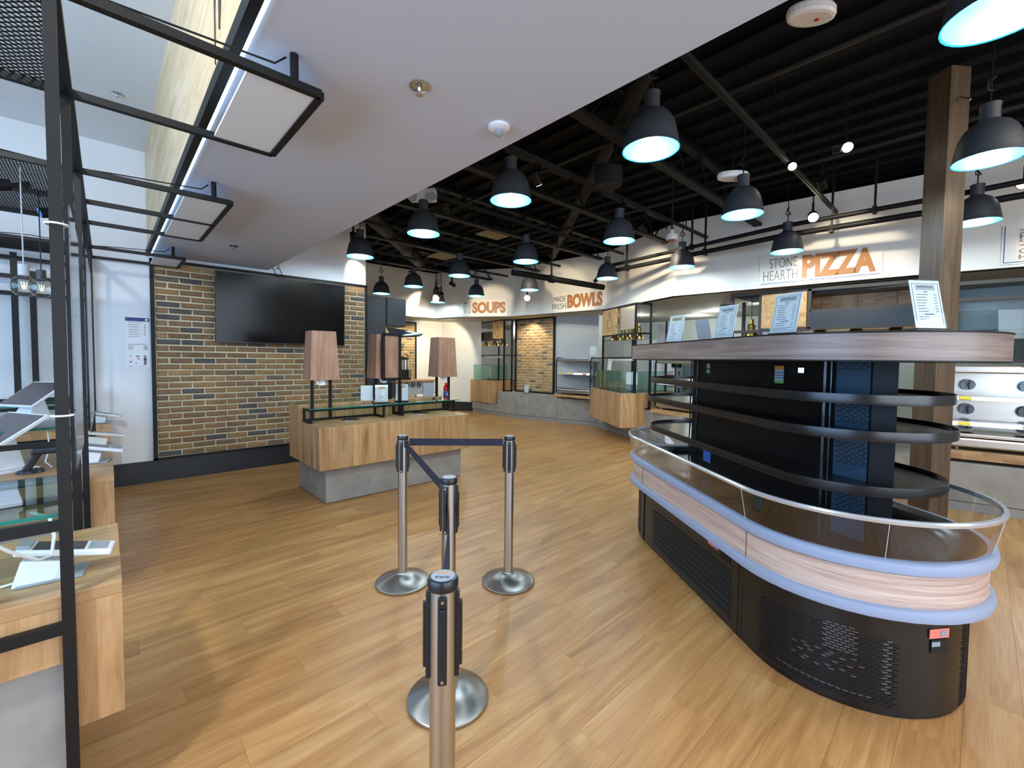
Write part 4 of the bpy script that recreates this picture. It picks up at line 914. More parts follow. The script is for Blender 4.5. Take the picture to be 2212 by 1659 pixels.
# pizza rig
PX = 7.2
t = frame_rig('station_frame', (7.25, 1.6, .62), 'dark bronze frame and panels of the pizza station below its sign', [(PX, 2.7, .93, 2.57), (PX, 2.29, .93, 2.57), (PX, .5, .93, 2.5), (PX+.5, 2.7, .93, 2.5)],
    [((PX, 2.7, 2.56), (PX, .5, 2.52)), ((PX, 2.7, 1.99), (PX, 2.29, 1.99)), ((PX, 2.7, 2.56), (PX+.5, 2.7, 2.56)), ((PX, 1.66, 2.24), (PX, .5, 2.24)), ((PX, 2.3, 2.0), (PX, .5, 2.0)), ((PX, 1.67, 2.0), (PX, 1.67, 2.55))], 'frame_bronze', .045)
MB().box(PX-.03, PX-.01, 1.70, 2.27, 2.03, 2.52).build('wood_sign', 'oak_sign', t)
MB().bar((PX-.035, 2.02, 2.23), (PX-.035, 1.93, 2.31), .012, .006).bar((PX-.035, 2.02, 2.23), (PX-.035, 1.93, 2.22), .012, .006).build('pizza_icon', 'ink', t)
MB().box(PX-.02, PX, .52, 1.65, 2.01, 2.23).build('black_fascia', 'cabinet_black', t)
MB().box(PX+.6, PX+.63, .3, 2.2, 2.0, 2.5).build('back_panel', 'oak_along_y', t)
MB().box(PX+.15, PX+.6, .5, 2.6, 2.5, 2.58).build('hood_underside', 'cabinet_black', t)
bell(PX+.2, 2.48, 1.9, 'tall brass bell heat lamp left of the pizza wood sign', 2.5, .12)
for k, y in enumerate((1.56, 1.16, .76)): bell(PX+.12, y, 1.88, 'brass heat lamp, %s from the left under the dark pizza fascia' % ORD[k], 2.5, .115)
mb = MB()
for i in range(16): mb.bar((PX+.42, 2.32, 2.05+i*.03), (PX+.42, 2.68, 2.05+i*.03), .003).bar((PX+.42, 2.32+i*.024, 2.03), (PX+.42, 2.32+i*.024, 2.5), .003)
mb.build('wire_mesh', 'frame_bronze', t, kind='stuff')
# heated display cases
def hotcase(a, b, dep, z0, z1, lab, mids, tags, ledge=None, rear='smoke_glass'):
    """front edge from a (left) to b (right) as seen by a customer"""
    d, L_ = seg2(a, b); n = Vector((d.y, -d.x, 0)); c = (Vector((*a, 0))+Vector((*b, 0)))/2; n = n if n.dot(-c) > 0 else -n; bk_ = -n
    t = thing('heated_display_case', (c.x+bk_.x*dep/2, c.y+bk_.y*dep/2, z0), lab, 'display case'); Z = Vector((0, 0, 1))
    C0 = c+bk_*dep/2; H_ = z1-z0
    for s_ in (-1, 1):
        e = C0+d*s_*(L_/2); prof = [(-.5, 0), (.44, 0), (.5, .06), (.5, .9), (.42, 1), (-.5, 1)]
        P = [e+n*(p*dep)+Z*(z0+.03+q*(H_-.03)) for p, q in prof]; m = MB()
        for i in range(6): m.bar(P[i], P[(i+1) % 6], .022)
        m.build('side_frame', 'case_black', t)
        m = MB(); m.poly(P, [(0, 1, 2, 3, 4, 5)]); m.build('side_glass', 'clear_glass', t)
    MB().obox(C0+Z*(z1-.045)+n*.01, (d, n, Z), (L_/2-.01, dep/2-.02, .04)).build('hood', 'stainless', t, bev=.015)
    MB().obox(C0+Z*(z0+.085), (d, n, Z), (L_/2-.01, dep/2, .05)).build('base_tray', 'stainless', t, bev=.02)
    MB().obox(C0+Z*(z0+.16)+n*(dep*.3), (d, n, Z), (L_/2-.015, dep*.2, .018)).build('warming_deck', 'stainless', t, bev=.006)
    for q in (-1, 1):
        for r_ in (-1, 1): MB().cyl(C0+d*q*(L_/2-.08)+n*r_*dep*.35+Z*z0, C0+d*q*(L_/2-.08)+n*r_*dep*.35+Z*(z0+.04), .014, 10).build('foot', 'chrome', t)
    for mz in mids:
        s = MB().obox(C0+Z*mz+n*.02, (d, n, Z), (L_/2-.02, dep/2-.05, .008)).build('shelf', 'stainless', t)
        MB().obox(C0+Z*(mz+.01)+n*(dep/2-.02), (d, n+Z*.4, Z-n*.4), (L_/2-.02, .004, .022)).build('price_rail', 'stainless', s)
        for (f_, mm) in tags: MB().obox(C0+Z*(mz+.014)+n*(dep/2-.01)+d*(f_*(L_/2)), (d, n+Z*.4, Z-n*.4), (.045, .003, .017)).build('price_tag', mm, s)
    MB().obox(C0-n*(dep/2-.01)+Z*(z0+H_*.55), (d, n, Z), (L_/2-.02, .003, H_*.36)).build('rear_panel', rear, t)
    zz = [z0+.2]+list(mids)+[z1-.08]
    for k in range(len(zz)-1):
        for f_ in (-.3, .45) if L_ < .9 else (-.72, -.1, .5):
            cc = C0-n*(dep/2-.06)+d*f_*L_/2+Z*((zz[k]+zz[k+1])/2); m = MB().cyl(cc, cc+n*.012, .06, 24); fn = m.build('fan_housing', 'plastic_grey', t, smooth=True)
            m = MB()
            for i in range(9):
                an = 2*PI*i/9; m.bar(cc+n*.014, cc+n*.014+(d*math.cos(an)+Z*math.sin(an))*.05, .014, .002)
            m.build('fan_blades', 'case_black', fn)
    if ledge: MB().obox(C0+Z*(z0-ledge/2-.001)+n*.02, (d, n, Z), (L_/2+.04, dep/2+.04, ledge/2)).build('oak_ledge', 'oak_along_y', t, bev=.003)
    return t
hotcase((8.03, 7.05), (8.1, 6.08), .5, .70, 1.58, 'heated display case with fans between brick panel and bowl unit', (1.19,), ((-.72, 'yellow'), (-.15, 'yellow'), (.65, 'salmon')), .06)
hotcase((7.21, 3.98), (6.92, 2.95), .5, .67, 1.57, 'heated display case glowing behind the left end of the refrigerated island', (1.12,), (), .07)
hotcase((6.60, .22), (6.84, -1.2), .55, .62, 1.52, 'wide blue lit heated display case right of the timber column', (.89, 1.16), ((-.84, 'yellow'), (-.2, 'salmon'), (.1, 'orange')), .085, 'stainless')  # steel replaces the rear glass here, added as a reflector to brighten the case
light('AREA', 'case_lamp', (6.95, -.4, 1.44), (0, 0, -1), 22, (.45, .78, 1), .8, .1)
light('AREA', 'case_lamp', (7.25, 3.5, 1.5), (0, 0, -1), 5, (1, .86, .6), .6, .1)
light('AREA', 'case_lamp', (8.28, 6.55, 1.5), (0, 0, -1), 2, (1, .9, .75), .6, .1)
# stainless tray seen through the pizza guard, guard glass above case on the right
t = thing('steel_food_tray', (7.2, 1.9, .94), 'stainless food tray on the pizza unit seen between island shelves', 'tray')
MB().box(6.8, 7.3, 1.0, 1.7, .945, .965).build('tray', 'stainless', t, bev=.006); MB().box(6.78, 6.83, .98, 1.72, 1.0, 1.03).build('rail', 'chrome', t)
t = thing('tall_glass_guard', (7.15, -.7, 1.56), 'tall dark framed glass guard right of the timber column', 'glass guard')
MB().obox((7.1, -.6, 2.0), ((.16, -.98, 0), (-.98, -.16, 0), (0, 0, 1)), (.85, .004, .42)).build('pane', 'smoke_glass', t)
for z in (1.57, 2.42, 2.24): MB().obox((7.1, -.6, z), ((.16, -.98, 0), (-.98, -.16, 0), (0, 0, 1)), (.87, .02, .02)).build('rail', 'frame_bronze', t)
# menus along the line
menu((7.86, 7.9, .665), (-1, -.1), .14, .21, 'menu card leaning on the concrete ledge before the buff bricks', .15, 'tan')
menu((7.25, 4.98, 1.34), (-.8, .45), .15, .21, 'menu card clipped to the bowl guard glass', .1, 'tan', base=False)
menu((7.95, 5.9, 1.63), (-1, -.2), .15, .2, 'plain white card behind the bowl frame above the case', .02, 'blank', base=False)
menu((6.62, 1.22, 1.26), (-1, .1), .16, .23, 'cream menu card seen between the island shelves', .16, 'tan', base=False)
menu((6.62, -.42, 1.55), (-1, .0), .19, .26, 'cream menu card at the right picture edge on the display case', .05, 'tan')
# signs on the bulkhead
def sign(a, b, s0, s1, z0, z1, lab, parts):
    d, L_ = seg2(a, b); A_ = Vector((*a, 0)); n = Vector((d.y, -d.x, 0)); n = n if n.dot(-A_) > 0 else -n; c = A_+d*((s0+s1)/2)
    t = thing('wall_sign', (c.x, c.y, z0), lab, 'sign')
    MB().obox(c+n*.008+Vector((0, 0, (z0+z1)/2)), (d, n, (0, 0, 1)), ((s1-s0)/2, .006, (z1-z0)/2)).build('board', 'sign_board', t)
    for (txt, x0, x1, zz0, zz1, m, bold, rot) in parts:
        o = A_+d*x0+n*.0145+Vector((0, 0, zz0))
        if rot: text(txt, A_+d*x1+n*.0145+Vector((0, 0, zz0)), (0, 0, 1), -d, zz1-zz0, x1-x0, m, t, 'lettering', bold, .006)
        else: text(txt, o, d, (0, 0, 1), x1-x0, zz1-zz0, m, t, 'lettering', bold, .008)
    return t, A_, d, n
sign((6.66, 9.21), (7.45, 8.0), .09, 1.32, 2.625, 3.03, 'white SOUPS sign board with HOT & READY lettered sideways', [('SOUPS', .385, 1.26, 2.68, 2.965, 'letter_gold', .05, 0), ('HOT &\nREADY', .15, .35, 2.68, 2.98, 'letter_dark', -.008, 1)])
sign((7.45, 8.0), (7.69, 5.4), 1.18, 2.59, 2.625, 3.02, 'white BOWLS sign board lettered MADE FRESH', [('BOWLS', 1.64, 2.53, 2.675, 2.98, 'letter_gold', .05, 0), ('MADE', 1.27, 1.59, 2.835, 2.96, 'letter_dark', -.008, 0), ('FRESH', 1.235, 1.6, 2.675, 2.8, 'letter_dark', -.008, 0)])
t, A_, d, n = sign((6.873, 3.516), (7.2, .48), 1.265, 2.63, 2.65, 3.04, 'white PIZZA sign board lettered STONE HEARTH', [('PIZZA', 1.785, 2.57, 2.69, 3.0, 'letter_gold', .05, 0), ('STONE', 1.39, 1.725, 2.865, 3.0, 'letter_grey', -.008, 0), ('HEARTH', 1.315, 1.735, 2.695, 2.83, 'letter_grey', -.008, 0)])
MB().obox(A_+d*1.95+n*.0148+Vector((0, 0, 2.66)), (d, n, (0, 0, 1)), (.66, .001, .003)).build('blue_line', 'outline_blue', t)
t, A_, d, n = sign((7.2, .48), (7.62, -1.9), .58, 1.9, 2.63, 3.06, 'cropped sign board lettered TOASTY sideways at the picture edge', [('TOASTY', .71, .85, 2.68, 3.0, 'letter_grey', -.008, 1)])
MB().obox(A_+d*.6+n*.0148+Vector((0, 0, 2.85)), (d, n, (0, 0, 1)), (.004, .001, .2)).obox(A_+d*1.2+n*.0148+Vector((0, 0, 2.65)), (d, n, (0, 0, 1)), (.6, .001, .004)).build('blue_frame_line', 'outline_blue', t)
# kitchen behind the line
for k, (x, y) in enumerate(((9.2, 5.6), (9.5, 3.9), (8.8, 2.7), (10.2, 4.6), (10.3, 2.6), (9.3, -.6), (10.4, .8))):
    t = thing('downlight', (x, y, 2.6), 'round flush downlight in the kitchen ceiling, %s' % ['near the grey pillar', 'left of the black post', 'right of the black post', 'small one far left', 'far one by the pizza mesh', 'at the right picture edge', 'far one behind the column'][k], 'downlight')
    MB().lathe([(0, 0), (.09, 0), (.09, -.006), (0, -.006)], (x, y, 2.6), 20).build('lens', 'downlight_glow', t, smooth=True); light('POINT', 'downlight_light', (x, y, 2.5), (0, 0, -1), 14, (.92, 1, .93), .08)
t = thing('wire_rack', (9.0, 4.9, 0), 'wire shelving rack with bagged goods behind the bowl unit', 'rack')
for x in (8.75, 9.15):
    for y in (3.7, 4.9): MB().cyl((x, y, 0), (x, y, 1.85), .014, 8).build('post', 'stainless', t)
for z in (.3, .95, 1.4, 1.84):
    m = MB()
    for i in range(9): m.bar((8.75+i*.05, 3.7, z), (8.75+i*.05, 4.9, z), .006)
    m.bar((8.75, 3.7, z), (9.15, 3.7, z), .012).bar((8.75, 4.9, z), (9.15, 4.9, z), .012); m.build('wire_shelf', 'stainless', t, kind='stuff')
for k, (y, z, mm, lb) in enumerate(((4.35, .97, 'bag_yellow', 'yellow bag of goods on the lower wire shelf'), (4.0, 1.42, 'bag_yellow', 'yellow green bag of goods on the wire shelf'), (4.6, 1.42, 'bag_blue', 'blue bag of goods on the wire shelf, beside the yellow one'), (4.65, .97, 'bag_blue', 'blue bag of goods on the lower wire shelf'))):
    o = MB().prism([(8.8, y-.14), (9.1, y-.14), (9.1, y+.14), (8.8, y+.14)], z, z+.17).build('goods_bag', mm, None, bev=.05); rootmesh(o, lb, 'bag')
t = thing('steel_fridge', (10.6, 6.2, 0), 'grey steel fridge with a loop handle behind the bowl station', 'fridge')
MB().box(10.2, 11.0, 5.3, 7.2, 0, 2.1).build('cabinet', 'plastic_grey', t, bev=.01)
for y in (5.32, 6.27): MB().box(10.17, 10.2, y, y+.92, .12, 2.05).build('door', 'grey_paint', t, bev=.005)
MB().tube([(10.16, 6.15, 1.2), (10.12, 6.15, 1.2), (10.12, 6.15, 1.75), (10.16, 6.15, 1.75)], .018, 8).build('handle', 'frame_black', t)
t = thing('kitchen_bench', (9.4, .9, 0), 'stainless kitchen bench behind the pizza unit', 'bench'); MB().box(9.1, 9.8, -.6, 2.6, .86, .9).build('top', 'stainless', t, bev=.004)
for x in (9.15, 9.75):
    for y in (-.5, 2.5): MB().box(x-.02, x+.02, y-.02, y+.02, 0, .86).build('leg', 'stainless', t)
MB().box(9.12, 9.78, -.55, 2.55, .2, .22).build('undershelf', 'stainless', t)
t = thing('microwave_oven', (9.45, 2.0, .9), 'dark microwave oven on the kitchen bench', 'oven'); MB().box(9.2, 9.7, 1.7, 2.3, .9, 1.25).build('body', 'plastic_grey', t, bev=.01); MB().box(9.185, 9.2, 1.85, 2.28, .93, 1.22).build('door', 'screen', t)
t = thing('kitchen_hood', (9.4, 1.0, 1.9), 'polished steel extraction hood behind the pizza lamps', 'hood'); MB().prism([(9.0, -.8), (9.8, -.8), (9.8, 2.9), (9.0, 2.9)], 2.0, 2.6).build('canopy', 'stainless', t, bev=.01); MB().box(9.02, 9.78, -.78, 2.88, 1.96, 2.0).build('filter', 'brushed', t)
t = thing('dining_chair', (9.0, 3.1, 0), 'rust backed chair seen through the glowing display case', 'chair'); MB().box(8.8, 9.2, 2.9, 3.3, .43, .47).build('seat', 'chair_rust', t, bev=.01); MB().box(9.18, 9.21, 2.9, 3.3, .9, 1.45).build('backrest', 'chair_rust', t, bev=.01)
for x in (8.82, 9.19):
    for y in (2.92, 3.28): MB().box(x-.012, x+.012, y-.012, y+.012, 0, .43 if x < 9 else .95).build('leg', 'frame_black', t)
t = thing('fire_blanket', (8.62, 3.9, 1.06), 'small red fire blanket box behind the bowl guard', 'safety box'); MB().box(8.6, 8.66, 4.32, 4.52, 1.02, 1.24).build('case', 'red', t, bev=.005); MB().box(8.596, 8.6, 4.46, 4.5, 1.06, 1.2).build('label_strip', 'paper', t)
t = thing('service_post', (8.63, 4.4, 0), 'white narrow service post behind the bowl guard glass', 'post'); MB().box(8.66, 8.72, 4.2, 4.75, 0, 2.3).build('panel', 'plastic_white', t); MB().box(8.62, 8.66, 4.2, 4.4, 1.4, 1.7).build('monitor', 'screen', t)
# coffee corner and black cabinets
t = thing('tall_black_cabinet', (3.35, 7.2, 0), 'tall matt black cabinet at the end of the brick wall', 'cabinet'); MB().box(3.1, 3.55, 7.02, 7.5, 0, 2.57).build('carcass', 'cabinet_black', t); MB().box(3.115, 3.54, 7.0, 7.02, 1.9, 2.56).build('upper_door', 'cabinet_black', t, bev=.004); MB().box(3.115, 3.54, 7.0, 7.02, .02, 1.89).build('lower_door', 'cabinet_black', t, bev=.004)
t = thing('wall_cabinet', (3.75, 7.2, 2.1), 'black wall cabinet with a flap hanging open', 'cabinet'); MB().box(3.56, 3.93, 7.02, 7.5, 2.08, 2.57).build('carcass', 'cabinet_black', t); MB().box(3.57, 3.925, 7.0, 7.02, 2.09, 2.56).build('door', 'cabinet_black', t, bev=.004)
MB().poly([(3.56, 7.0, 2.06), (3.95, 7.0, 2.02), (4.12, 6.75, 1.96), (4.05, 6.75, 1.93), (3.56, 6.8, 1.88), (3.56, 7.02, 2.05), (3.95, 7.02, 2.0), (4.12, 6.77, 1.94), (4.05, 6.77, 1.91), (3.56, 6.82, 1.86)], [(0, 1, 2, 3, 4), (9, 8, 7, 6, 5), (0, 5, 6, 1), (1, 6, 7, 2), (2, 7, 8, 3), (3, 8, 9, 4), (4, 9, 5, 0)]).build('open_flap', 'cabinet_black', t)
t = thing('black_banner', (3.75, 7.1, 0), 'dark leaning panel beside the tall black cabinet', 'panel'); MB().prism([(3.56, 7.1), (3.78, 7.1), (3.78, 7.14), (3.56, 7.14)], .0, 1.9).build('board', 'cabinet_black', t)
t = thing('coffee_counter', (6.3, 11.2, 0), 'coffee counter with oak top and round cup dispensers', 'counter')
MB().box(5.0, 6.78, 10.35, 10.9, .9, .94).build('top', 'oak_along_x', t, bev=.003); MB().box(5.82, 6.72, 10.42, 10.9, 0, .9).build('grey_front', 'grey_paint', t); MB().box(5.0, 5.8, 10.4, 10.9, 0, .9).build('oak_front', 'oak_staves', t); MB().box(6.36, 6.6, 10.4, 10.44, .55, .75).build('bin_opening', 'slot_dark', t)
for x in (5.89, 6.06, 6.24):
    MB().cyl((x, 10.415, .81), (x, 10.40, .81), .068, 20).build('cup_ring', 'case_black', t, smooth=True); MB().cyl((x, 10.40, .81), (x, 10.385, .81), .05, 20).build('cup', 'plastic_grey', t, smooth=True); MB().cyl((x, 10.386, .81), (x, 10.38, .81), .03, 16).build('cup_centre', 'case_black', t, smooth=True)
t = thing('coffee_urn', (5.95, 10.65, .94), 'chrome coffee urn with black base on the coffee counter', 'urn'); MB().cyl((5.95, 10.65, 1.22), (5.95, 10.65, 1.48), .09, 24).build('tank', 'chrome', t, smooth=True); MB().box(5.84, 6.06, 10.55, 10.75, .94, 1.22).build('base', 'case_black', t); MB().lathe([(.1, 0), (.1, .03), (.05, .07), (0, .08)], (5.95, 10.65, 1.48), 20).build('lid', 'case_black', t, smooth=True); MB().tube([(5.85+.1+.1*math.cos(a), 10.65, 1.52+.12*math.sin(a)) for a in [PI*i/8 for i in range(9)]], .01, 6).build('handle', 'case_black', t); MB().cyl((6.0, 10.52, 1.0), (6.0, 10.52, 1.24), .018, 8).build('tap', 'chrome', t)
t = thing('brick_panel', (5.9, 10.88, .96), 'small brick panel above the coffee counter', 'brick wall'); MB().box(5.2, 6.38, 10.86, 10.9, .95, 2.5).build('mortar_bed', 'mortar', t); MB().box(6.37, 6.41, 10.83, 10.9, .95, 2.52).build('frame_bar', 'frame_black', t); MB().box(5.2, 6.4, 10.83, 10.9, 2.49, 2.53).build('frame_bar', 'frame_black', t)
bricks(t, (5.62, 10.855, .96), (1, 0, 0), .74, 1.52, .225, .075, 'buff_brick', sd=90)
for k, (y, z) in enumerate(((10.83, 1.85), (10.83, 1.55))):
    o = MB().box(5.6, 5.98, 10.72, 10.85, z, z+.012).build('wall_shelf', 'frame_black', None); rootmesh(o, ['upper', 'lower'][k]+' thin black shelf on the brick panel over the coffee urn', 'shelf')
light('POINT', 'back_kitchen_fill', (9.4, 9.0, 2.4), (0, 0, -1), 30, (.95, 1, .95), .1)  # added fill for the dark kitchen behind the soup unit, has no fitting
light('SPOT', 'coffee_spot', (5.8, 10.0, 2.56), (.3, .8, -1), 40, (1, .85, .55), .03, cone=1.5, blend=.5)
light('SPOT', 'tile_spot', (6.9, 9.6, 2.55), (.15, 1, -.75), 45, (1, .9, .66), .02, cone=1.7, blend=.3)
light('SPOT', 'brick_spot', (7.75, 7.9, 2.55), (.5, .1, -1), 30, (1, .85, .6), .02, cone=1.9, blend=.6)
# ================================================================== CHECKOUT STATIONS (left)
ordc = ['nearest the camera', 'in the middle of the row', 'farthest, beside the white wall']
for k, (y0, y1) in enumerate(((1.911, 2.588), (3.66, 5.17), (6.36, 6.745))):
    t = thing('checkout_counter', (-.8, (y0+y1)/2, 0), 'oak checkout counter with grey plinth, '+ordc[k], 'counter', 'checkout counters')
    MB().box(-2.1, .026, y0, y1, .745, .785).build('top', 'oak_along_x', t, bev=.002)
    MB().box(-.084, .025, y0+.001, y1-.001, .345, .745).build('end_panel', 'oak_staves', t)
    MB().box(-2.1, -.085, y0+.001, y0+.034, .57, .745).build('apron', 'oak_staves', t)
    MB().box(-2.1, -.11, y0+.036, y1-.06, 0, .745).build('plinth', 'concrete', t)
FB = .029
def station(y0, y1, mids, label, xl, gz, gy):
    t = thing('checkout_gantry', (-.088, y0, 0), label, 'frame', 'black steel frames over the checkouts'); xp = -.0985; xr = .67; z = 2.605; B_ = lambda n, a, b, w=FB, h=None: MB().bar(a, b, w, h).build(n, 'frame_bronze' if 0 else 'frame_black', t)
    for y, zb in ((y0, 0), (y1, 0 if y1 < 3 else .786)): MB().box(xp-FB/2, xp+FB/2, y-FB/2, y+FB/2, zb, 2.615).build('post', 'frame_black', t)
    for y in [y0, y1]+mids: B_('overhead_bar', (xl, y, z), (xr, y, z), .03, .03)
    B_('overhead_bar', (xr, y0, z), (xr, y1, z), .03, .03); B_('overhead_bar', (xp, y0, z), (xp, y1, z), .045, .035); B_('overhead_bar', (xl, y0, z), (xl, y1, z))
    ys = [y0]+mids+[y1]
    for a, b in zip(ys, ys[1:]): MB().box(.412, xr-.012, a+.015, b-.015, z-.006, z+.006).build('white_panel', 'white_paint', t, label='white translucent panel in the frame')
    MB().cyl((.57, y0, z+.01), (.57, y0, 2.72), .016, 12).build('hanger', 'frame_black', t, smooth=True)
    m = MB()                                   # expanded metal over the till side
    for a, b in zip(ys, ys[1:]):
        w_ = b-a; L_ = xp-xl; p = .028; i = -w_
        while i < L_:
            for s_ in (0, 1):
                x0, x1_ = i, i+w_; q0, q1 = 0, w_
                if x0 < 0: q0 = -x0; x0 = 0
                if x1_ > L_: q1 = w_-(x1_-L_); x1_ = L_
                if x1_-x0 > .01:
                    if s_: m.bar((xl+x0, a+q0, z+.012), (xl+x1_, a+q1, z+.012), .0045, .003)
                    else: m.bar((xl+x0, b-q0, z+.012), (xl+x1_, b-q1, z+.012), .0045, .003)
            i += p
    m.build('expanded_metal', 'frame_black', t, kind='stuff')
    B_('cross_bar', (xl, y0, gz-.02), (xp, y0, gz-.02), .022, .03)
    B_('cross_bar', (xl, y1, gz-.02), (xp, y1, gz-.02), .022, .03); B_('cross_bar', (xl, y0, .69), (xp, y0, .69), .022, .035)
    MB().box(xl, xp-.012, gy[0], gy[1], gz, gz+.012).build('glass_shelf', 'green_glass', t); MB().box(xl, xp-.012, gy[0]-.002, gy[0], gz, gz+.012).build('glass_edge', 'teal_edge', t)
    MB().tube([(xl, y0+.03, z+.03)]+[(xl+(xr-xl)*i/14, y0+.01+.012*math.sin(i*2.1), z+.025+.012*math.sin(i*1.3)) for i in range(1, 11)]+[(.5, y0, z+.05), (.54, y0, z+.09)], .004, 5).build('cable', 'frame_black', t)
    return t
station(1.893, 2.606, [], 'near black steel frame whose post crosses the left of the picture', -1.9, 1.03, (1.92, 2.52))
station(3.64, 4.995, [4.33], 'middle black steel frame with two white overhead panels', -1.45, 1.03, (4.17, 5.04))
station(6.10, 6.72, [], 'farthest black steel frame close to the white wall', -1.35, 1.03, (6.1, 6.7))
for (a, b, lb) in (((-.0985, 2.625, 2.605), (-.0985, 3.62, 2.605), 'black beam linking near and middle checkout frames'), ((-.0985, 5.015, 2.605), (-.0985, 6.08, 2.605), 'black beam linking middle and far checkout frames')):
    o = MB().bar(a, b, .05, .03).build('link_beam', 'frame_black'); rootmesh(o, lb, 'beam')
t = frame_rig('rear_rack', (-.7, 6.62, 0), 'tall black rack with several rails against the white wall behind the tills', [(-.525, 6.62, 0, 2.37), (-.65, 6.62, .0, 2.54), (-1.155, 6.62, 0, 2.54)],
    [((-1.36, 6.62, 2.507), (-.12, 6.62, 2.47)), ((-1.36, 6.62, 2.318), (-.12, 6.62, 2.29)), ((-1.36, 6.62, 2.15), (-.12, 6.62, 2.12)), ((-1.26, 6.62, 1.057), (-.12, 6.62, 1.057))], w=.045)
for k, (y0, y1, z0, z1, lb) in enumerate(((1.97, 2.576, 1.16, 2.0, 'clear acrylic screen hanging from the near checkout post'), (3.70, 4.93, 1.05, 2.17, 'clear acrylic screen hanging behind the near one'))):
    m = MB(); x = -.074; m.poly([(x-.002, y0, z0), (x-.002, y1, z0+.0), (x-.002, y1, z1), (x-.002, y0, z1), (x+.002, y0, z0), (x+.002, y1, z0), (x+.002, y1, z1), (x+.002, y0, z1)], [(0, 1, 2, 3), (7, 6, 5, 4), (0, 4, 5, 1), (1, 5, 6, 2), (2, 6, 7, 3), (3, 7, 4, 0)])
    o = m.build('acrylic_screen', 'acrylic'); rootmesh(o, lb, 'screen')
for z, lb in ((1.916, 'white cable tie round the near black post, the upper one'), (1.345, 'white cable tie round the near black post, the lower one')):
    o = MB().tube([(-.0985+.024*math.cos(a), 1.893+.024*math.sin(a), z) for a in [2*PI*i/16 for i in range(17)]], .0032, 6).build('cable_tie', 'plastic_white', smooth=True); rootmesh(o, lb, 'cable tie')
for k, (x, y, z, m_, lb) in enumerate(((-.336, 3.808, 1.922, 'plastic_grey', 'clear globe bulb in a grey socket, the left one of two'), (-.302, 4.312, 1.967, 'plastic_black', 'clear globe bulb in a dark socket partly behind the post'))):
    t = thing('globe_bulb', (x, y, z), lb, 'light bulb')
    MB().lathe([(0, -.061), (.033, -.053), (.055, -.028), (.062, 0), (.055, .029), (.038, .048), (.022, .06), (.02, .07)], (x, y, z), 20).build('bulb', 'clear_glass', t, smooth=True)
    m = MB()
    for i in range(4): a = PI*i/2; m.bar((x+.006*math.cos(a), y+.006*math.sin(a), z-.015), (x+.012*math.cos(a), y+.012*math.sin(a), z+.025), .0025)
    m.build('filament', 'filament', t); MB().cyl((x, y, z+.062), (x, y, z+.125), .024, 16).build('socket', m_, t, smooth=True); MB().cyl((x, y, z+.12), (x, y, 2.6), .0035, 6).build('cord', 'plastic_grey' if k == 0 else 'frame_black', t)
for k, (x, y, lb) in enumerate(((-.403, 4.05, 'black and blue clip spotlight on the middle frame mesh, left'), (-.246, 4.61, 'black and blue clip spotlight on the middle frame mesh, right'))):
    t = thing('clip_spotlight', (x, y, 2.55), lb, 'spotlight'); MB().cyl((x-.07, y-.02, 2.53), (x+.0, y, 2.55), .035, 16).build('head', 'duct_black', t, smooth=True); MB().cyl((x-.075, y-.021, 2.528), (x-.07, y-.02, 2.53), .033, 16).build('lens', 'label_blue', t); MB().bar((x, y, 2.54), (x+.08, y+.03, 2.585), .035, .03).build('driver', 'frame_black', t)
# card terminals, tablets, scanner
def terminal(x, y, z, a, s, lb):
    t = thing('card_terminal', (x, y, z), lb, 'card reader'); d = Vector((math.cos(a), math.sin(a), 0)); n = Vector((-d.y, d.x, 0)); O = Vector((x, y, z)); Z = Vector((0, 0, 1)); q = lambda u, v, w: O+d*u*s+n*v*s+Z*w*s
    P = [q(-.08, -.045, 0), q(.03, -.045, 0), q(.03, .045, 0), q(-.08, .045, 0), q(-.06, -.035, .075), q(.045, -.035, .05), q(.045, .035, .05), q(-.06, .035, .075)]
    MB().poly(P, [(0, 3, 2, 1), (4, 5, 6, 7), (0, 1, 5, 4), (1, 2, 6, 5), (2, 3, 7, 6), (3, 0, 4, 7)]).build('stand', 'plastic_white', t, bev=.006*s)
    MB().obox(q(.0, 0, .004), (d, n, Z), (.07*s, .05*s, .004*s)).build('foot', 'plastic_grey', t, bev=.003*s)
    u = (d-Z*.22).normalized(); w = u.cross(n)*-1; w = w if w.z > 0 else -w; c = q(.03, 0, .078)
    MB().obox(c, (u, n, w), (.105*s, .043*s, .009*s)).build('reader', 'plastic_white', t, bev=.005*s)
    MB().obox(c+w*.0095*s-u*.015*s, (u, n, w), (.055*s, .034*s, .001*s)).build('display', 'pos_screen', t); MB().obox(c+w*.0095*s+u*.07*s, (u, n, w), (.022*s, .032*s, .001*s)).build('keypad', 'plastic_grey', t)
    MB().obox(c-u*.09*s+w*.012*s, (u, n, w), (.014*s, .03*s, .006*s)).build('card_slot', 'plastic_grey', t, bev=.002*s)
    return t
terminal(-.14, 2.094, .785, -.12, 1.12, 'white card terminal on the near oak counter, seen through the post')
terminal(-.078, 4.166, .785, -.2, 1.28, 'white card terminal on the middle oak counter'); terminal(-.045, 6.55, .785, -.2, 1.2, 'white card terminal on the far oak counter')
terminal(-.056, 4.9, .785, .2, 1.2, 'second card terminal at the back of the middle counter')
t = thing('barcode_scanner', (-.35, 4.04, .785), 'black and blue barcode scanner in its stand on the middle counter', 'scanner')
MB().cyl((-.358, 4.054, .785), (-.358, 4.054, .802), .067, 20, .056).build('stand', 'plastic_black', t, smooth=True); MB().bar((-.381, 4.032, .795), (-.319, 4.032, .912), .034, .039).build('grip', 'plastic_black', t, bev=.008)
MB().bar((-.347, 4.02, .92), (-.213, 3.987, .925), .067, .039).build('head', 'plastic_black', t, bev=.012)
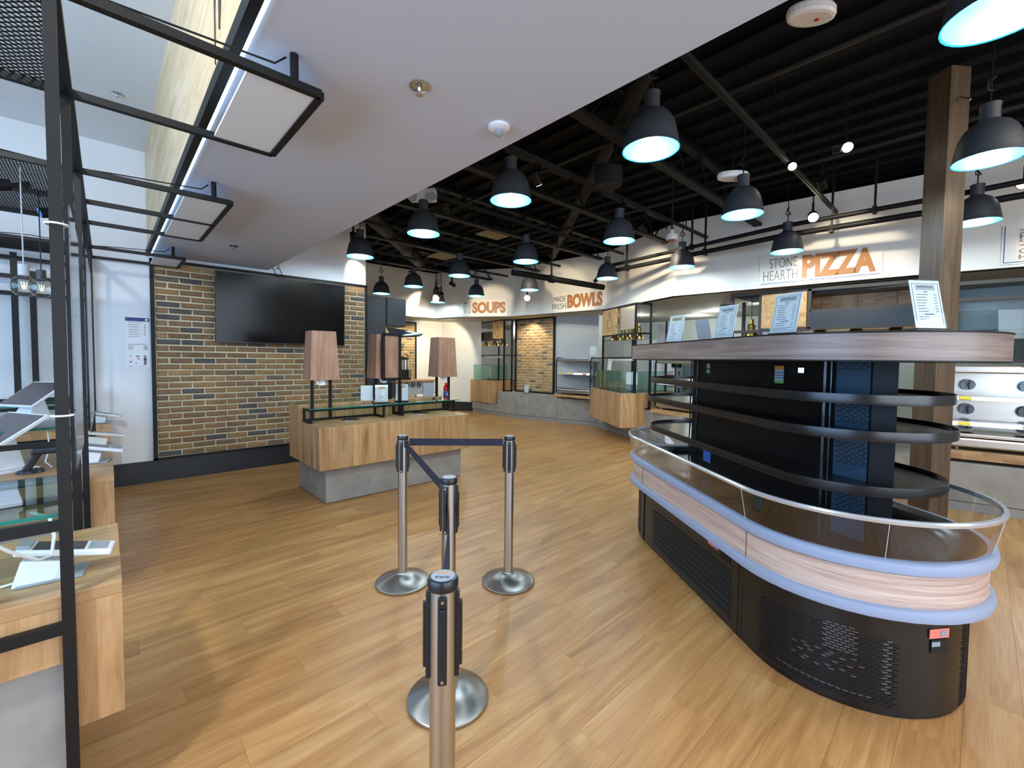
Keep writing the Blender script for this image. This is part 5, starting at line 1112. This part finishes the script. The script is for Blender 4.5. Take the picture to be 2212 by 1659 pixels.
def tablet(x, y, z, a, s, lb, tilt=.6):
    t = thing('tablet_stand', (x, y, z), lb, 'tablet'); d = Vector((math.cos(a), math.sin(a), 0)); n = Vector((-d.y, d.x, 0)); O = Vector((x, y, z)); Z = Vector((0, 0, 1)); q = lambda u, v, w: O+d*u*s+n*v*s+Z*w*s
    MB().obox(q(0, 0, .005), (d, n, Z), (.09*s, .11*s, .005*s)).build('foot', 'plastic_white', t, bev=.003)
    P = [q(-.07, -.08, .01), q(.06, -.08, .01), q(.06, .08, .01), q(-.07, .08, .01), q(.0, -.04, .16), q(.04, -.04, .16), q(.04, .04, .16), q(.0, .04, .16)]
    MB().poly(P, [(0, 3, 2, 1), (4, 5, 6, 7), (0, 1, 5, 4), (1, 2, 6, 5), (2, 3, 7, 6), (3, 0, 4, 7)]).build('neck', 'plastic_white', t, bev=.01)
    u = (d*math.cos(tilt)+Z*math.sin(tilt)); w = n.cross(u); c = q(.01, 0, .17)
    MB().obox(c, (u, n, w), (.12*s, .15*s, .008*s)).build('tablet', 'plastic_white', t, bev=.005); MB().obox(c-w*.0085*s, (u, n, w), (.11*s, .14*s, .001)).build('display', 'pos_screen', t); return t
tablet(-.515, 4.234, .785, .5, 1.45, 'large white till stand at the left edge on the middle counter'); tablet(-.403, 4.76, 1.042, .6, 1.12, 'white tablet tilted on the middle glass shelf', .65)
o = MB().obox((-.302, 4.323, 1.049), ((1, .2, 0), (-.2, 1, 0), (0, 0, 1)), (.09, .12, .006)).build('keyboard_tray', 'plastic_grey', bev=.003); rootmesh(o, 'flat grey tray lying on the middle glass shelf', 'tray')
o = MB().obox((-.336, 2.162, 1.051), ((1, .15, 0), (-.15, 1, 0), (0, 0, 1)), (.12, .1, .008)).build('till_base', 'plastic_grey', bev=.003); rootmesh(o, 'grey till base plate on the near glass shelf', 'tray')
t = thing('receipt_printer', (-.19, 6.5, 1.042), 'white receipt printer seen between the acrylic screens', 'printer'); MB().box(-.246, -.134, 6.44, 6.6, 1.043, 1.155).build('body', 'plastic_white', t, bev=.008); MB().box(-.235, -.145, 6.435, 6.44, 1.08, 1.09).build('paper_slot', 'ink', t)
for pts, r, lb in (([(-0.403, 1.926, 1.116), (-0.302, 1.949, 1.026), (-0.224, 1.971, 0.936), (-0.168, 2.005, 0.880), (-0.140, 2.027, 0.880), (-0.134, 2.050, 0.936), (-0.146, 2.083, 0.992), (-0.190, 2.128, 1.004)], .005, 'thick white cable looping over the near card terminal'),
                   ([(-0.560, 2.128, 0.786), (-0.392, 2.094, 0.789), (-0.314, 2.083, 0.786), (-0.224, 2.094, 0.793)], .004, 'white cable lying on the near counter behind the terminal'),
                   ([(-0.224, 3.920, 0.936), (-0.190, 3.920, 0.892), (-0.190, 3.942, 0.824), (-0.146, 3.976, 0.791)], .004, 'white cable hanging beside the barcode scanner'),
                   ([(-0.291, 4.200, 1.026), (-0.280, 4.166, 0.914), (-0.302, 4.166, 0.824), (-0.269, 4.144, 0.785)], .004, 'white cable dropping behind the barcode scanner')):
    o = MB().tube(pts, r, 8).build('cable', 'plastic_white', smooth=True); rootmesh(o, lb, 'cable')
